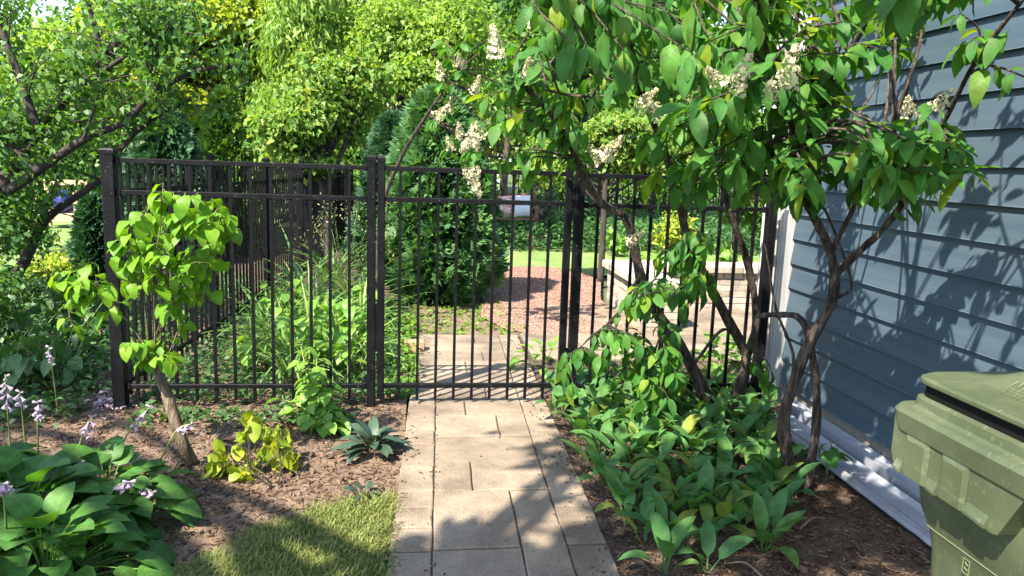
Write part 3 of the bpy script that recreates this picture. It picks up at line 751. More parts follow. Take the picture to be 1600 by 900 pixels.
def pillow(name, cx, cy_, cz, w, h, mat, lab, tilt):
    g = 10; V, Q = [], []
    for s_ in (1, -1):
        for j in range(g + 1):
            for i in range(g + 1):
                u, v = i / g * 2 - 1, j / g * 2 - 1; th_ = .06 * max(0, (1 - u ** 4) * (1 - v ** 4)) ** .6 * s_
                V.append((u * w / 2 * (1 - .06 * (1 - v * v)), th_, v * h / 2 * (1 - .06 * (1 - u * u))))
    for s_ in range(2):
        for j in range(g):
            for i in range(g):
                q = s_ * (g + 1) ** 2 + j * (g + 1) + i; Q.append((q, q + 1, q + g + 2, q + g + 1))
    o = link(name, mesh_np(name, np.array(V), np.array(Q), M[mat], None, None, True)); o.location = (cx, cy_, cz); o.rotation_euler = (tilt, 0, .1); tag(o, lab, 'cushion'); return o
pillow('cushion', bcx - .17, bcy + .10, .66, .44, .40, 'cushion', 'red patterned cushion leaning on the left of the bench', -.3)
pillow('cushion', bcx + .19, bcy + .06, .67, .40, .42, 'cushion_white', 'pale white cushion leaning on the right of the bench', -.3)
tp = on_z(836, 382)
m = MB(); m.loft([[(tp[0] + a * w, tp[1] + b * d, z) for a, b in ((-1, -1), (1, -1), (1, 1), (-1, 1))] for w, d, z in ((.15, .07, -.04), (.19, .10, .13), (.20, .11, .13), (.20, .11, .16), (.17, .08, .16), (.16, .08, .12))]); tag(m.build('trough_planter', M['brick_red']), 'low terracotta trough on the ground right of the bench', 'planter')
# blue ball resting on a timber frame, far left
bb = on_z(116, 349); fxp, fyp = float(bb[0]), 15.6
fr_ = thing('timber_frame', 'pale open timber frame on the far lawn holding a blue ball', 'frame', (fxp, fyp, 0))
for dx in (-.36, .36):
    for dy in (-.25, .25):
        m = MB(); m.bbox(fxp + dx - .04, fxp + dx + .04, fyp + dy - .04, fyp + dy + .04, -.05, .86, .005); m.build('upright', M['wood_pale'], fr_)
for dy in (-.25, .25):
    m = MB(); m.bbox(fxp - .40, fxp + .40, fyp + dy - .075, fyp + dy - .043, .10, .24, .005); m.build('beam', M['wood_pale'], fr_)
    m = MB(); m.bbox(fxp - .40, fxp + .40, fyp + dy - .075, fyp + dy - .043, .78, .86, .005); m.build('beam', M['wood_pale'], fr_)
m = MB(); m.bbox(fxp - .32, fxp + .32, fyp - .28, fyp + .28, .22, .245, .004); m.build('shelf', M['wood_pale'], fr_)
m = MB(); rr = .215
m.loft([[(fxp + .06 + rr * math.sin(p) * math.cos(t), fyp + rr * math.sin(p) * math.sin(t), .245 + rr - rr * math.cos(p)) for t in np.linspace(0, 2 * math.pi, 28, endpoint=False)] for p in np.linspace(.02, math.pi - .02, 16)])
vb = m.build('ball', M['blue_ball'], None, True); tag(vb, 'shiny deep blue ball resting inside the timber frame', 'ball')
# far white house glimpsed between the trees
fh = thing('neighbour_house', 'white house glimpsed between the trees far behind the fence', 'house', (-4, 36, 0))
m = MB(); m.box(-11, 4, 36, 44, -.1, 5.5); m.build('wall', M['house_white'], fh)
m = MB(); m.add([(-11.5, 35.5, 5.4), (4.5, 35.5, 5.4), (4.5, 44.5, 5.4), (-11.5, 44.5, 5.4), (-11.5, 40, 9), (4.5, 40, 9)], [(0, 1, 5, 4), (2, 3, 4, 5), (0, 4, 3), (1, 2, 5)]); m.build('roof', M['roof'], fh)
for x in (-9.5, -6.5, -3.5, -.5, 2.5):
    for z in (1.0, 3.6):
        m = MB(); m.box(x - .55, x + .55, 35.93, 35.99, z, z + 1.3); w_ = m.build('window', M['trim'], fh)
        m = MB(); m.box(x - .45, x - .03, 35.90, 35.928, z + .1, z + 1.2); m.build('pane', M['pane'], w_)
        m = MB(); m.box(x + .03, x + .45, 35.90, 35.928, z + .1, z + 1.2); m.build('pane', M['pane'], w_)
# ================================================================== BACKGROUND TREES
def diamond(L, W, fold=.25, curl=.2):
    return (np.array([(0, 0, 0), (W / 2, L * .42, fold * W), (0, L, -curl * L), (-W / 2, L * .42, fold * W)], float), np.array([(0, 1, 2, 3)]), np.array([(.5, 0), (1, .5), (.5, 1), (0, .5)], float))
def spray_t(L, k=5):
    V, Q, U = [], [], []
    for i in range(k):
        a = math.radians(-46 + 92 * i / (k - 1)) + random.uniform(-.1, .1); l = L * (1 - .35 * abs(i - (k - 1) / 2) / ((k - 1) / 2)) * random.uniform(.85, 1.1); w = L * .15
        o = L * .16 * i / k
        c, s = math.cos(a), math.sin(a); z = random.uniform(-.12, .12) * L
        b = len(V)
        for (x, y, zz) in ((0, 0, 0), (w, l * .5, z * .5 + w * .2), (0, l, z - .12 * L), (-w, l * .5, z * .5 - w * .2)):
            V.append((x * c + y * s, -x * s + y * c + o, zz)); U.append((.5 + x, y / L))
        Q.append((b, b + 1, b + 2, b + 3))
    return np.array(V, float), np.array(Q), np.array(U, float)
def crown_pts(ells, sigma, per=14):
    """leaf positions gathered in clumps within ellipsoids; ells: (centre, radii, n)"""
    P, O = [], []
    for c, r, n in ells:
        c = np.asarray(c, float); r = np.asarray(r, float); k = max(1, n // per)
        d = rsph(k) * (RNG.random((k, 1)) ** .42); cc = c + d * r
        idx = RNG.integers(0, k, n)
        p = cc[idx] + RNG.normal(size=(n, 3)) * sigma * (r / r.max())
        P.append(p); O.append(nrm((p - c) / r))
    return np.vstack(P), np.vstack(O)
def limbs_into(mb, base, top, r0, ells, n=8):
    mb.tube(curve([base, (np.asarray(base) * .45 + np.asarray(top) * .55) + RNG.normal(size=3) * .05, top], 10), np.linspace(r0, r0 * .45, 10), 8, wob=.06)
    for c, r, _ in ells:
        for i in range(n):
            e = np.asarray(c) + rsph(1)[0] * np.asarray(r) * .8; s = np.asarray(base) + (np.asarray(top) - np.asarray(base)) * random.uniform(.5, .98)
            mid = (s + e) / 2 + np.array([0, 0, .12 * np.linalg.norm(e - s)])
            mb.tube(curve([s, mid, e], 7), np.linspace(r0 * .35, r0 * .07, 7), 5)
def tree(name, label, base, ells, mat, size, sigma=.16, droop=.4, wratio=.6, r0=.12, bark='bark_dark', cat='tree', group=None, per=14, trunk_top=None, nl=8, upb=.7):
    if name != 'shade_tree': size = size * .82; ells = [(c, r, int(k * 1.5)) for c, r, k in ells]
    base = np.asarray(base, float)
    t = thing(name, label, cat, base, group)
    mb = MB(); top = trunk_top if trunk_top is not None else np.asarray(ells[0][0])
    limbs_into(mb, base - np.array([0, 0, .1]), top, r0, ells, nl); mb.build('trunk', M[bark], t, True)
    big = []
    for c, r, k in ells:
        c = np.asarray(c, float); r = np.asarray(r, float)
        for _ in range(10): big.append((c + rsph(1)[0] * r * random.uniform(.3, .9), r * random.uniform(.22, .62) * np.array([1, 1, random.uniform(.6, 1.1)]), k // 10))
    P, O = crown_pts(big, sigma * 1.05, 46); n = len(P)
    keep = P[:, 2] > .05; P = P[keep]; O = O[keep]; n = len(P)
    d = O * .5 + RNG.normal(size=(n, 3)) * .7; d[:, 2] -= droop
    up = RNG.normal(size=(n, 3)) * .55 + np.array([0, 0, upb * .6]) + O * .3 + SUN_DIR * .5 
    scatter_obj('crown', [diamond(size, size * wratio), diamond(size * .85, size * wratio * .9, .1, .35)], M[mat], P, d, up, np.clip(np.exp(RNG.normal(size=n) * .32), .4, 1.9), t, smooth=False)
    return t
def conifer(name, label, base, h, rad, mats, n, size=.16, group=None, cat='evergreen', z0=.05, shape=.8, tip=(0, 0)):
    base = np.asarray(base, float); t = thing(name, label, cat, base, group)
    mb = MB(); mb.tube([base - np.array([0, 0, .1]), base + np.array([tip[0], tip[1], h * .92])], [rad * .12, .01], 7); mb.build('trunk', M['bark_dark'], t, True)
    u = RNG.random(n) ** .8; z = z0 + (h - z0) * u
    prof = np.clip((1 - u) ** shape * (0.55 + .45 * np.minimum(1, u * 6)), .02, 1)
    a = RNG.random(n) * 2 * math.pi
    lob = 1 + .12 * np.sin(a * 5 + z * 7) + .08 * np.sin(a * 9 - z * 11) + RNG.normal(size=n) * .06
    r = rad * prof * lob * np.sqrt(RNG.uniform(.45, 1, n))
    P = np.stack([base[0] + r * np.cos(a) + tip[0] * u, base[1] + r * np.sin(a) + tip[1] * u, base[2] + z], 1)
    out = np.stack([np.cos(a), np.sin(a), np.zeros(n)], 1)
    d = out * .8 + RNG.normal(size=(n, 3)) * .35 + np.array([0, 0, .25]); 
    upv = np.stack([-np.sin(a), np.cos(a), np.zeros(n)], 1) * RNG.choice([-1, 1], n)[:, None] * .8 + RNG.normal(size=(n, 3)) * .5 + np.array([0, 0, .3])
    T = [spray_t(size), spray_t(size * .85), spray_t(size * 1.1, 7)]
    scatter_obj('crown', T, M[mats], P, d, upv, RNG.uniform(.65, 1.2, n), t, smooth=False)
    return t
def ground_xy(px, Y):
    p = at(px, 400, Y); return np.array([p[0], Y, -.05])
def E(px, py, Y, r, n): return (at(px, py, Y), r, n)

# far wall of trees
far = [(-60, 150, 26, 'tree_mid', 'mid green'), (150, 120, 28, 'tree_dark', 'dusky green'), (330, 110, 24, 'tree_mid', 'fresh green'), (520, 60, 27, 'willow', 'pale green'), (690, 70, 25, 'willow', 'pale yellow green'),
       (860, 120, 24, 'tree_mid', 'leafy green'), (1040, 110, 26, 'tree_mid', 'broad green'), (1230, 120, 27, 'tree_dark', 'deep green'), (1480, 120, 30, 'tree_mid', 'spreading green')]
where = ['behind the thicket at far left', 'behind the leaning dark branches', 'behind the yellow leaved tree', 'filling the top of the view left of centre', 'filling the top of the view at centre',
         'behind the far picket fence', 'behind the flowering shrubs', 'behind the house corner', 'hidden mostly behind the house']
for (px, py, Y, mt, c), w in zip(far, where):
    if px < 200: py += 60
    e = [E(px, py, Y, (3.0, 2.0, 2.6 if px > 200 else 1.8), 9000), E(px + random.uniform(-60, 60), py + 110, Y - .8, (2.8, 1.8, 1.7), 6500), E(px + random.uniform(-60, 60), py - 130, Y, (2.6, 2, 2), 4500 if px > 200 else 2200)]
    tree('deciduous_tree', f'tall {c} tree {w}', ground_xy(px, Y), e, mt, .23, .38, .5, .55, .22, group='tall trees at the back', nl=6)
# under-storey hedge along the back so that trunks stand before leaves
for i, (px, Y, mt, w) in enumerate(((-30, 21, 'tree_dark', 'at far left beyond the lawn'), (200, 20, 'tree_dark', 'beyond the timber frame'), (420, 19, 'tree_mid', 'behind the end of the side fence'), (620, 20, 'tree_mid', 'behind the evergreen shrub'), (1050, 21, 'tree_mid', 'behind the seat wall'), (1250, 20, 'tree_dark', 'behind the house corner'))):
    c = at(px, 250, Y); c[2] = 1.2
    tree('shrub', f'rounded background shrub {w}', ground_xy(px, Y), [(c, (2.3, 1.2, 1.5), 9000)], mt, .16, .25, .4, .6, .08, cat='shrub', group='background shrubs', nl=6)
# yellow leaved tree
tree('yellow_tree', 'bright yellow green leaved tree at upper left behind the dark branches', ground_xy(330, 13.5), [E(330, 55, 13.5, (1.35, 1.0, .75), 7500), E(210, 60, 13.8, (.9, .9, .8), 4500), E(250, 150, 13.2, (.7, .6, .4), 2000), E(395, 20, 13.6, (.6, .6, .6), 2500)], 'tree_yellow', .105, .14, .4, .8, .10)
# broad green tree left
tree('deciduous_tree', 'leafy green tree between the yellow tree and the left frame edge', ground_xy(10, 11.5), [E(90, 130, 11.5, (1.3, .9, .9), 7000), E(190, 30, 11.5, (.7, .7, .5), 2200), E(0, 210, 11.2, (.9, .7, .5), 3000)], 'tree_light', .10, .15, .4, .65, .11)
tree('deciduous_tree', 'mid green tree above the two small evergreen cones', ground_xy(400, 15), [E(420, 100, 15.0, (1.2, .9, 1.0), 6000), E(300, 190, 15.5, (1.3, .9, .7), 5000), E(390, 200, 15.2, (.9, .9, .6), 3000)], 'tree_mid', .12, .18, .45, .6, .11)
tree('drooping_tree', 'tall pale green tree with narrow drooping leaves left of centre', ground_xy(470, 12.4), [E(468, 60, 12.4, (.55, .5, .75), 4200), E(445, 150, 12.3, (.5, .45, .6), 3000), E(500, 130, 12.5, (.5, .45, .6), 2600), E(470, 225, 12.4, (.55, .45, .45), 2200), E(480, -20, 12.4, (.5, .45, .5), 1800)], 'tree_light', .15, .13, 1.4, .26, .09)
tree('fruit_tree', 'small tree with yellowing leaves above the far end of the side fence', ground_xy(515, 10.6), [E(510, 165, 10.6, (.72, .6, .62), 5200), E(450, 205, 10.4, (.42, .4, .32), 1700), E(560, 120, 10.8, (.45, .4, .4), 1700), E(480, 250, 10.6, (.5, .4, .22), 900)], 'tree_gold', .085, .10, .6, .72, .07)
tree('deciduous_tree', 'bright green tree left of the flowering shrub behind the gate', ground_xy(650, 12.5), [E(640, 110, 12.5, (.95, .8, .85), 6000), E(590, 60, 12.8, (.8, .7, .7), 3500), E(720, 60, 12.6, (.8, .7, .7), 3500)], 'tree_light', .095, .14, .4, .6, .09)
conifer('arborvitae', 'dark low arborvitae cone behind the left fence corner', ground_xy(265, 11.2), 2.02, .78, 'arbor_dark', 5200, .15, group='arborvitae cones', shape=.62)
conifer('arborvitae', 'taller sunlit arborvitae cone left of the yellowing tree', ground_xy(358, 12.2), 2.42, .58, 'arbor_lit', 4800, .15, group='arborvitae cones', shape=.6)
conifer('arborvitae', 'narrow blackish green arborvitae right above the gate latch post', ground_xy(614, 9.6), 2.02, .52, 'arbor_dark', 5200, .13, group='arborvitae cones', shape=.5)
conifer('arborvitae', 'large full arborvitae seen through the gate bars', ground_xy(684, 8.3), 2.2, .64, 'arbor', 11000, .14, group='arborvitae cones', shape=.42)
conifer('arborvitae', 'slim dark arborvitae beside the corner post at left', ground_xy(152, 8.6), 1.0, .22, 'arbor_dark', 2600, .12, group='arborvitae cones', shape=.5)
tree('shrub', 'sunlit yellow green shrub behind the right fence panel', ground_xy(940, 9.6), [E(950, 205, 9.6, (.85, .6, .45), 5200), E(1060, 240, 9.8, (.7, .6, .45), 3600), E(870, 255, 9.7, (.45, .4, .32), 1500)], 'tree_gold', .075, .09, .4, .65, .05, cat='shrub')
tree('shrub', 'green shrub rising behind the seat wall', ground_xy(1150, 10.2), [E(1150, 210, 10.2, (.9, .6, .8), 6000), E(1210, 330, 10.4, (.8, .6, .45), 3000)], 'tree_mid', .085, .12, .4, .65, .05, cat='shrub')
# ivy clad trunks behind the bench
for px, Y, r, lab in ((838, 15.2, .24, 'thick ivy covered dark trunk right behind the bench'), (903, 16.0, .20, 'dark tree trunk seen behind the gate hinge post'), (772, 14.6, .07, 'slim leaning brown trunk left of the bench')):
    b = ground_xy(px, Y); t = thing('ivy_tree', lab, 'tree', b)
    lean = .35 if r < .1 else .05
    m = MB(); m.tube(curve([b - np.array([0, 0, .1]), b + np.array([lean * .4, 0, 1.2]), b + np.array([lean, .1, 3.6])], 9), np.linspace(r, r * .8, 9), 10, wob=.06); m.build('trunk', M['bark_dark' if r > .1 else 'bark'], t, True)
    if r > .1:
        n = 2600; a = RNG.random(n) * 6.283; z = RNG.random(n) ** 1.2 * 3.2; rr_ = r * 1.05 + np.abs(RNG.normal(size=n)) * .12 * (1 - z / 4)
        P = b + np.stack([rr_ * np.cos(a) + lean * z / 3.6, rr_ * np.sin(a), z], 1); o_ = np.stack([np.cos(a), np.sin(a), np.zeros(n)], 1)
        scatter_obj('ivy', [diamond(.08, .07)], M['ivy'], P, RNG.normal(size=(n, 3)) * .5 + np.array([0, 0, -.8]), o_ + RNG.normal(size=(n, 3)) * .4, RNG.uniform(.6, 1.2, n), t, smooth=False)
    c = b + np.array([lean, 0, 4.2]); n = 3500
    if r > .1:
        P, O = crown_pts([(c, (1.8, 1.2, 1.1), n)], .3); scatter_obj('crown', [diamond(.16, .1)], M['tree_dark'], P, RNG.normal(size=(n, 3)) - np.array([0, 0, .4]), RNG.normal(size=(n, 3)) * .5 + np.array([0, 0, .8]), RNG.uniform(.6, 1.2, n), t, smooth=False)
    else:
        n = 900; P, O = crown_pts([(c - np.array([0, 0, .6]), (.6, .5, .5), n)], .2); scatter_obj('crown', [diamond(.12, .08)], M['tree_mid'], P, RNG.normal(size=(n, 3)) - np.array([0, 0, .4]), RNG.normal(size=(n, 3)) * .5 + np.array([0, 0, .8]), RNG.uniform(.6, 1.2, n), t, smooth=False)

# ground cover
def cover(name, label, cat, poly_fn, n, mat, size, zr, dens=None, templ=None, up=.9):
    P = poly_fn(n); n = len(P)
    P = np.column_stack([P, RNG.random(n) ** 1.3 * zr - .02])
    a = RNG.random(n) * 6.283; d = np.stack([np.cos(a), np.sin(a), RNG.normal(size=n) * .35 + .05], 1)
    o = scatter_obj(name, templ or [diamond(size, size * .7), diamond(size * 1.2, size * .5, .2, .4)], M[mat], P, d, RNG.normal(size=(n, 3)) * .35 + np.array([0, 0, up]), RNG.uniform(.55, 1.3, n), None, smooth=False)
    return tag(o, label, cat, kind='stuff')
def rect(x0, x1, y0, y1):
    return lambda n: np.stack([RNG.uniform(x0, x1, n), RNG.uniform(y0, y1, n)], 1)
cover('ivy_cover', 'dark ivy covering the ground around the bench', 'ground cover', rect(-.6, 8, 13.0, 18.5), 30000, 'ivy', .09, .45)
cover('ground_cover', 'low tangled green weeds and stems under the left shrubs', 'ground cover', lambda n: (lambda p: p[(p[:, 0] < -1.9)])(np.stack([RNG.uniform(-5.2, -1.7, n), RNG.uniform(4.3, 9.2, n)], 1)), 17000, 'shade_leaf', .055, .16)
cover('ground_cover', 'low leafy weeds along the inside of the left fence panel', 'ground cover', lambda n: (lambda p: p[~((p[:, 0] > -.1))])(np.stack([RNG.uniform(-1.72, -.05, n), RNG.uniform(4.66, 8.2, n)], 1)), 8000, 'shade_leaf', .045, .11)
cover('fallen_leaves', 'yellow fallen leaves scattered over the mulch beyond the patio', 'fallen leaves', rect(-.1, 1.0, 6.55, 8.2), 900, 'tree_gold', .05, .02)
cover('ground_cover', 'small green weeds between the gate post and the brick', 'ground cover', rect(-.3, .0, 4.75, 7.2), 900, 'broad', .05, .10)

# ================================================================== LEANING TREE AND THICKET AT LEFT
lt = thing('leaning_tree', 'dark leaning multi branched tree reaching over the left fence corner', 'tree', ground_xy(-40, 6.4))
LB = [([(-40, 470), (-25, 380), (5, 290), (50, 215), (95, 160), (150, 110), (190, 55), (225, 0)], .075, .022, 6.4),
      ([(95, 160), (130, 130), (165, 108), (152, 60), (135, -5)], .035, .014, 6.4),
      ([(20, 440), (45, 395), (70, 345), (130, 300), (175, 270)], .05, .02, 6.7),
      ([(10, 300), (55, 270), (130, 218), (195, 190), (235, 150), (290, 118), (340, 104), (375, 108)], .04, .012, 6.2),
      ([(178, 245), (215, 205), (255, 175), (300, 155)], .022, .010, 6.5),
      ([(60, 205), (30, 120), (0, 40), (-30, -30)], .035, .012, 6.2), ([(165, 108), (200, 85), (240, 60), (280, 40)], .02, .008, 6.3), ([(130, 218), (150, 160), (160, 110)], .012, .006, 6.1), ([(235, 150), (240, 90), (262, 40)], .012, .005, 6.1),
      ([(60, 270), (30, 240), (0, 220), (-40, 190)], .03, .01, 6.0)]
m = MB(); limb_pts = []
for pts, r0, r1, Y in LB:
    c = curve([at(x, y, Y + .02 * i) for i, (x, y) in enumerate(pts)], 22); m.tube(c, np.linspace(r0, r1, 22), 8, wob=.08); limb_pts.append(c)
allp = np.vstack([c[4:] for c in limb_pts])
tw = []
for i in range(150):
    s = allp[random.randrange(len(allp))]; e = s + np.array([random.gauss(0, .25), random.gauss(0, .3), random.gauss(.16, .22)]); m.tube(curve([s, (s + e) / 2 + np.array([0, 0, .03]), e], 5), np.linspace(.007, .0025, 5), 4); tw.append((s, e))
m.build('trunk', M['bark_dark'], lt, True)
P = []
for s, e in tw:
    for k in range(30):
        P.append(s + (e - s) * random.uniform(.25, 1.08) + np.array([random.gauss(0, .06), random.gauss(0, .07), random.gauss(0, .06)]))
P2, _ = crown_pts([E(40, 190, 6.6, (.5, .5, .4), 900), E(10, 310, 6.7, (.45, .5, .25), 1200)], .08)
P = np.vstack([np.array(P), P2]); pxy = np.array([to_px(p) for p in P]); P = P[~((pxy[:, 0] > 80) & (pxy[:, 0] < 150) & (pxy[:, 1] > 300))]; n = len(P)
scatter_obj('crown', [diamond(.068, .038, .2, .3), diamond(.055, .034, .3, .1)], M['tree_dark'], P, RNG.normal(size=(n, 3)) * .8 + np.array([0, 0, -.25]), RNG.normal(size=(n, 3)) * .5 + np.array([0, 0, .8]), RNG.uniform(.7, 1.3, n), lt, smooth=False)
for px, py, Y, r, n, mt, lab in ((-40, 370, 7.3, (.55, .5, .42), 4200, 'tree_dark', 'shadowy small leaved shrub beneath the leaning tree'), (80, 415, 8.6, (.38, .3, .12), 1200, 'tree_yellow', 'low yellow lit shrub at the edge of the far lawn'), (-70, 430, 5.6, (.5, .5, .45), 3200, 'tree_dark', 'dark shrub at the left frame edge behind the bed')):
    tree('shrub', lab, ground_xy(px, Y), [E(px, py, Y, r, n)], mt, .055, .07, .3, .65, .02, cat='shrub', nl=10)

# ================================================================== CLUMP PLANTS
def clump(name, label, cat, base, n, meshes, r0, spread, zlift, sc, up=(0, 0, 1), group=None, tilt=(.25, 1.2), part='leaf', up_in=None):
    """leaves rising from a crown; tilt: angle from vertical inner..outer"""
    t = thing(name, label, cat, base, group)
    pos, d, u = [], [], []
    for i in range(n):
        f = (i + .5) / n; a = i * 2.39996 + random.uniform(-.3, .3); th = tilt[0] + (tilt[1] - tilt[0]) * f ** .8 + random.uniform(-.12, .12)
        h = np.array([math.cos(a), math.sin(a), 0]); pos.append(np.asarray(base) + h * (r0 * f + random.uniform(0, .01)) * spread + np.array([0, 0, zlift * (1 - f)]))
        d.append(h * math.sin(th) + np.array([0, 0, math.cos(th)])); u.append(np.array([0, 0, 1.0]) - h * .4 * 0 + RNG.normal(size=3) * .15 + (-h * .6 if th < .6 else 0))
    s = RNG.uniform(sc[0], sc[1], n); leaf_objs(part, meshes, np.array(pos), np.array(d), np.array(u), s, t)
    return t
# big hosta, lower left
HL = [leaf_t(.165, .130, 7, .44, .76, .28, c, .19, .07, pc, 0) for c, pc in ((.9, .5), (1.2, .8), (.7, .9), (1.0, .3), (1.3, .6))]
HM = leaf_meshes('hosta_leaf', HL, M['hosta'])
def hosta(label, base, n, sc, spread=1.0, tilt=(.1, 1.25), meshes=None, group=None):
    return clump('hosta', label, 'hosta', base, n, meshes or HM, .10, spread, .06, sc, group=group, tilt=tilt)
h1 = hosta('large dark green hosta clump filling the lower left corner', (-1.52, 2.98, 0), 190, (.65, 1.1), 3.0, (.02, 1.75))
h1b = hosta('hosta clump with lit right hand leaves beside the grass', (-1.26, 3.16, 0), 105, (.55, .88), 2.0, (.02, 1.75))
h1c = hosta('hosta clump cut off by the left frame edge', (-1.95, 3.25, 0), 110, (.65, 1.05), 2.6, (.02, 1.7))
h1d = hosta('hosta clump at the bottom frame edge below the flowers', (-1.28, 2.66, 0), 100, (.6, .95), 2.2, (.02, 1.75))
# lilac hosta flowers: arching stalk with hanging bells
def bell(L=.045, R=.012):
    V, Q, U = [], [], []
    n = 6; zs = ((0, .003), (.35, .005), (.7, .009), (1, 1.2 * R))
    for k, (t, r) in enumerate(zs):
        for i in range(n):
            a = 2 * math.pi * i / n; rr2 = r * (1.35 if (k == 3 and i % 2) else 1); V.append((rr2 * math.cos(a), t * L, rr2 * math.sin(a))); U.append((i / n, t))
    for k in range(3):
        for i in range(n): j = (i + 1) % n; Q.append((k * n + i, k * n + j, (k + 1) * n + j, (k + 1) * n + i))
    return np.array(V, float), np.array(Q), np.array(U, float)
BM = leaf_meshes('flower_bell', [bell(), bell(.038, .009), bell(.03, .005)], M['petal_lilac'])
def flower_stalk(parent, base, tip, nb=8, sag=.04):
    base = np.asarray(base, float); tip = np.asarray(tip, float)
    c = curve([base, base + (tip - base) * .55 + np.array([0, 0, .05]), tip], 14)
    m = MB(); m.tube(c, np.linspace(.0045, .002, 14), 5); m.build('flower_stalk', M['stem_green'], parent, True)
    pos, d = [], []
    for i in range(nb):
        f = (.58 + .42 * i / nb) * 13; k0 = min(12, int(f)); p = c[k0] + (c[k0 + 1] - c[k0]) * (f - k0); a = i * 2.4 + random.uniform(-.4, .4)
        pos.append(p); d.append(np.array([math.cos(a) * .7, math.sin(a) * .7, -.75 + (.9 if i > nb - 3 else 0)]))
    leaf_objs('flower_bell', BM, np.array(pos), np.array(d), (0, 0, 1), RNG.uniform(.5, .8, nb), parent, pick=[2 if i > nb - 3 else random.randrange(2) for i in range(nb)])
for (bx_, by_, tx_, ty_, Yt, p) in ((20, 760, 8, 585, 3.2, h1c), (60, 740, 60, 625, 3.35, h1c), (110, 760, 145, 650, 3.2, h1), (160, 760, 238, 632, 3.45, h1), (250, 720, 300, 662, 3.4, h1b), (150, 820, 205, 752, 2.85, h1), (10, 830, 5, 755, 2.6, h1), (200, 790, 240, 772, 3.0, h1b), (100, 800, 125, 722, 3.05, h1), (40, 700, 30, 610, 3.6, h1c), (90, 640, 75, 540, 4.3, h1c)):
    flower_stalk(p, at(bx_, by_, Yt + .05), at(tx_, ty_, Yt), random.choice((10, 12, 14)))

# sapling with lime leaves
sap = thing('sapling', 'lime leaved young tree sprouting from a cut leaning stem at left', 'sapling', (-1.05, 3.65, 0))
tr = curve([on_z(305, 735, -.05), at(285, 690, 3.66), at(262, 620, 3.68), at(243, 570, 3.7), at(238, 535, 3.7)], 16)
m = MB(); m.tube(tr, np.linspace(.031, .021, 16), 10, wob=.06); m.build('trunk', M['bark_tan'], sap, True)
SL = [leaf_t(.098, .072, 5, .36, .72, .25, c, .03, .12, .4) for c in (.6, 1.1, .9, 1.4)]
SM = leaf_meshes('sapling_leaf', SL, M['lime'])
stips = [(250, 300, 3.55), (310, 300, 3.6), (355, 330, 3.6), (360, 355, 3.7), (330, 310, 3.65), (200, 350, 3.55), (185, 375, 3.55), (230, 320, 3.5), (280, 330, 3.5), (300, 360, 3.5), (250, 360, 3.5), (265, 400, 3.45), (225, 400, 3.55), (290, 400, 3.6), (320, 380, 3.7), (345, 410, 3.75), (310, 430, 3.7), (285, 450, 3.6), (240, 430, 3.45), (295, 490, 3.7), (270, 470, 3.6), (180, 400, 3.65), (150, 430, 3.7), (120, 420, 3.7), (90, 440, 3.75), (130, 460, 3.7), (105, 465, 3.75), (165, 490, 3.7), (110, 505, 3.75), (205, 530, 3.62), (255, 555, 3.62), (225, 560, 3.6), (215, 370, 3.7), (330, 350, 3.5), (250, 330, 3.7), (270, 300, 3.7), (335, 450, 3.72), (155, 445, 3.6), (190, 440, 3.6), (265, 520, 3.75), (140, 410, 3.8), (300, 330, 3.75), (345, 320, 3.55), (235, 380, 3.6), (275, 430, 3.5), (205, 420, 3.6), (320, 410, 3.55), (100, 425, 3.7), (125, 440, 3.65), (215, 340, 3.6), (290, 300, 3.5), (255, 390, 3.7)]
m = MB(); pos, d, up = [], [], []
top = tr[-1]; shoots = []
stips = [(255, 286, 3.6), (120, 455, 3.7), (350, 345, 3.65), (280, 345, 3.55), (215, 375, 3.55), (310, 440, 3.7), (240, 420, 3.5), (265, 550, 3.65), (205, 535, 3.6)] + stips
for (px, py, Y) in stips:
    e = at(px, py, Y); s = tr[-1] + np.array([random.uniform(-.018, .018), random.uniform(-.018, .018), random.uniform(-.12, -.01)])
    if len(shoots) > 8:
        sp_ = np.vstack(shoots); s = sp_[int(np.argmin(np.linalg.norm(sp_ - (e - np.array([0, 0, .10])), axis=1)))]
    side = e - s; mid = s + side * .5 + np.array([0, 0, .25 * np.linalg.norm(side[:2])]) * (1 if py < 540 else .1)
    c = curve([s, mid, e], 9); m.tube(c, np.linspace(.0048 if len(shoots) <= 8 else .0026, .0015, 9), 5); shoots.append(c[4:])
    ax = nrm(c[-1] - c[-2])
    for k in range(random.choice((5, 6, 7))):
        p = c[-1] - ax * .03 * k * random.uniform(.8, 1.1) if k < 4 else c[-1 - random.randrange(1, 4)]
        a = random.uniform(0, 6.28); h = np.array([math.cos(a), math.sin(a), random.uniform(-.7, .15)])
        pos.append(p); d.append(h); up.append(np.array([0, 0, 1.0]) + SUN_DIR * .25 + RNG.normal(size=3) * .3)
m.build('shoots', M['bark_tan'], sap, True)
leaf_objs('leaf', SM, np.array(pos), np.array(d), np.array(up), RNG.uniform(.5, 1.0, len(pos)), sap)

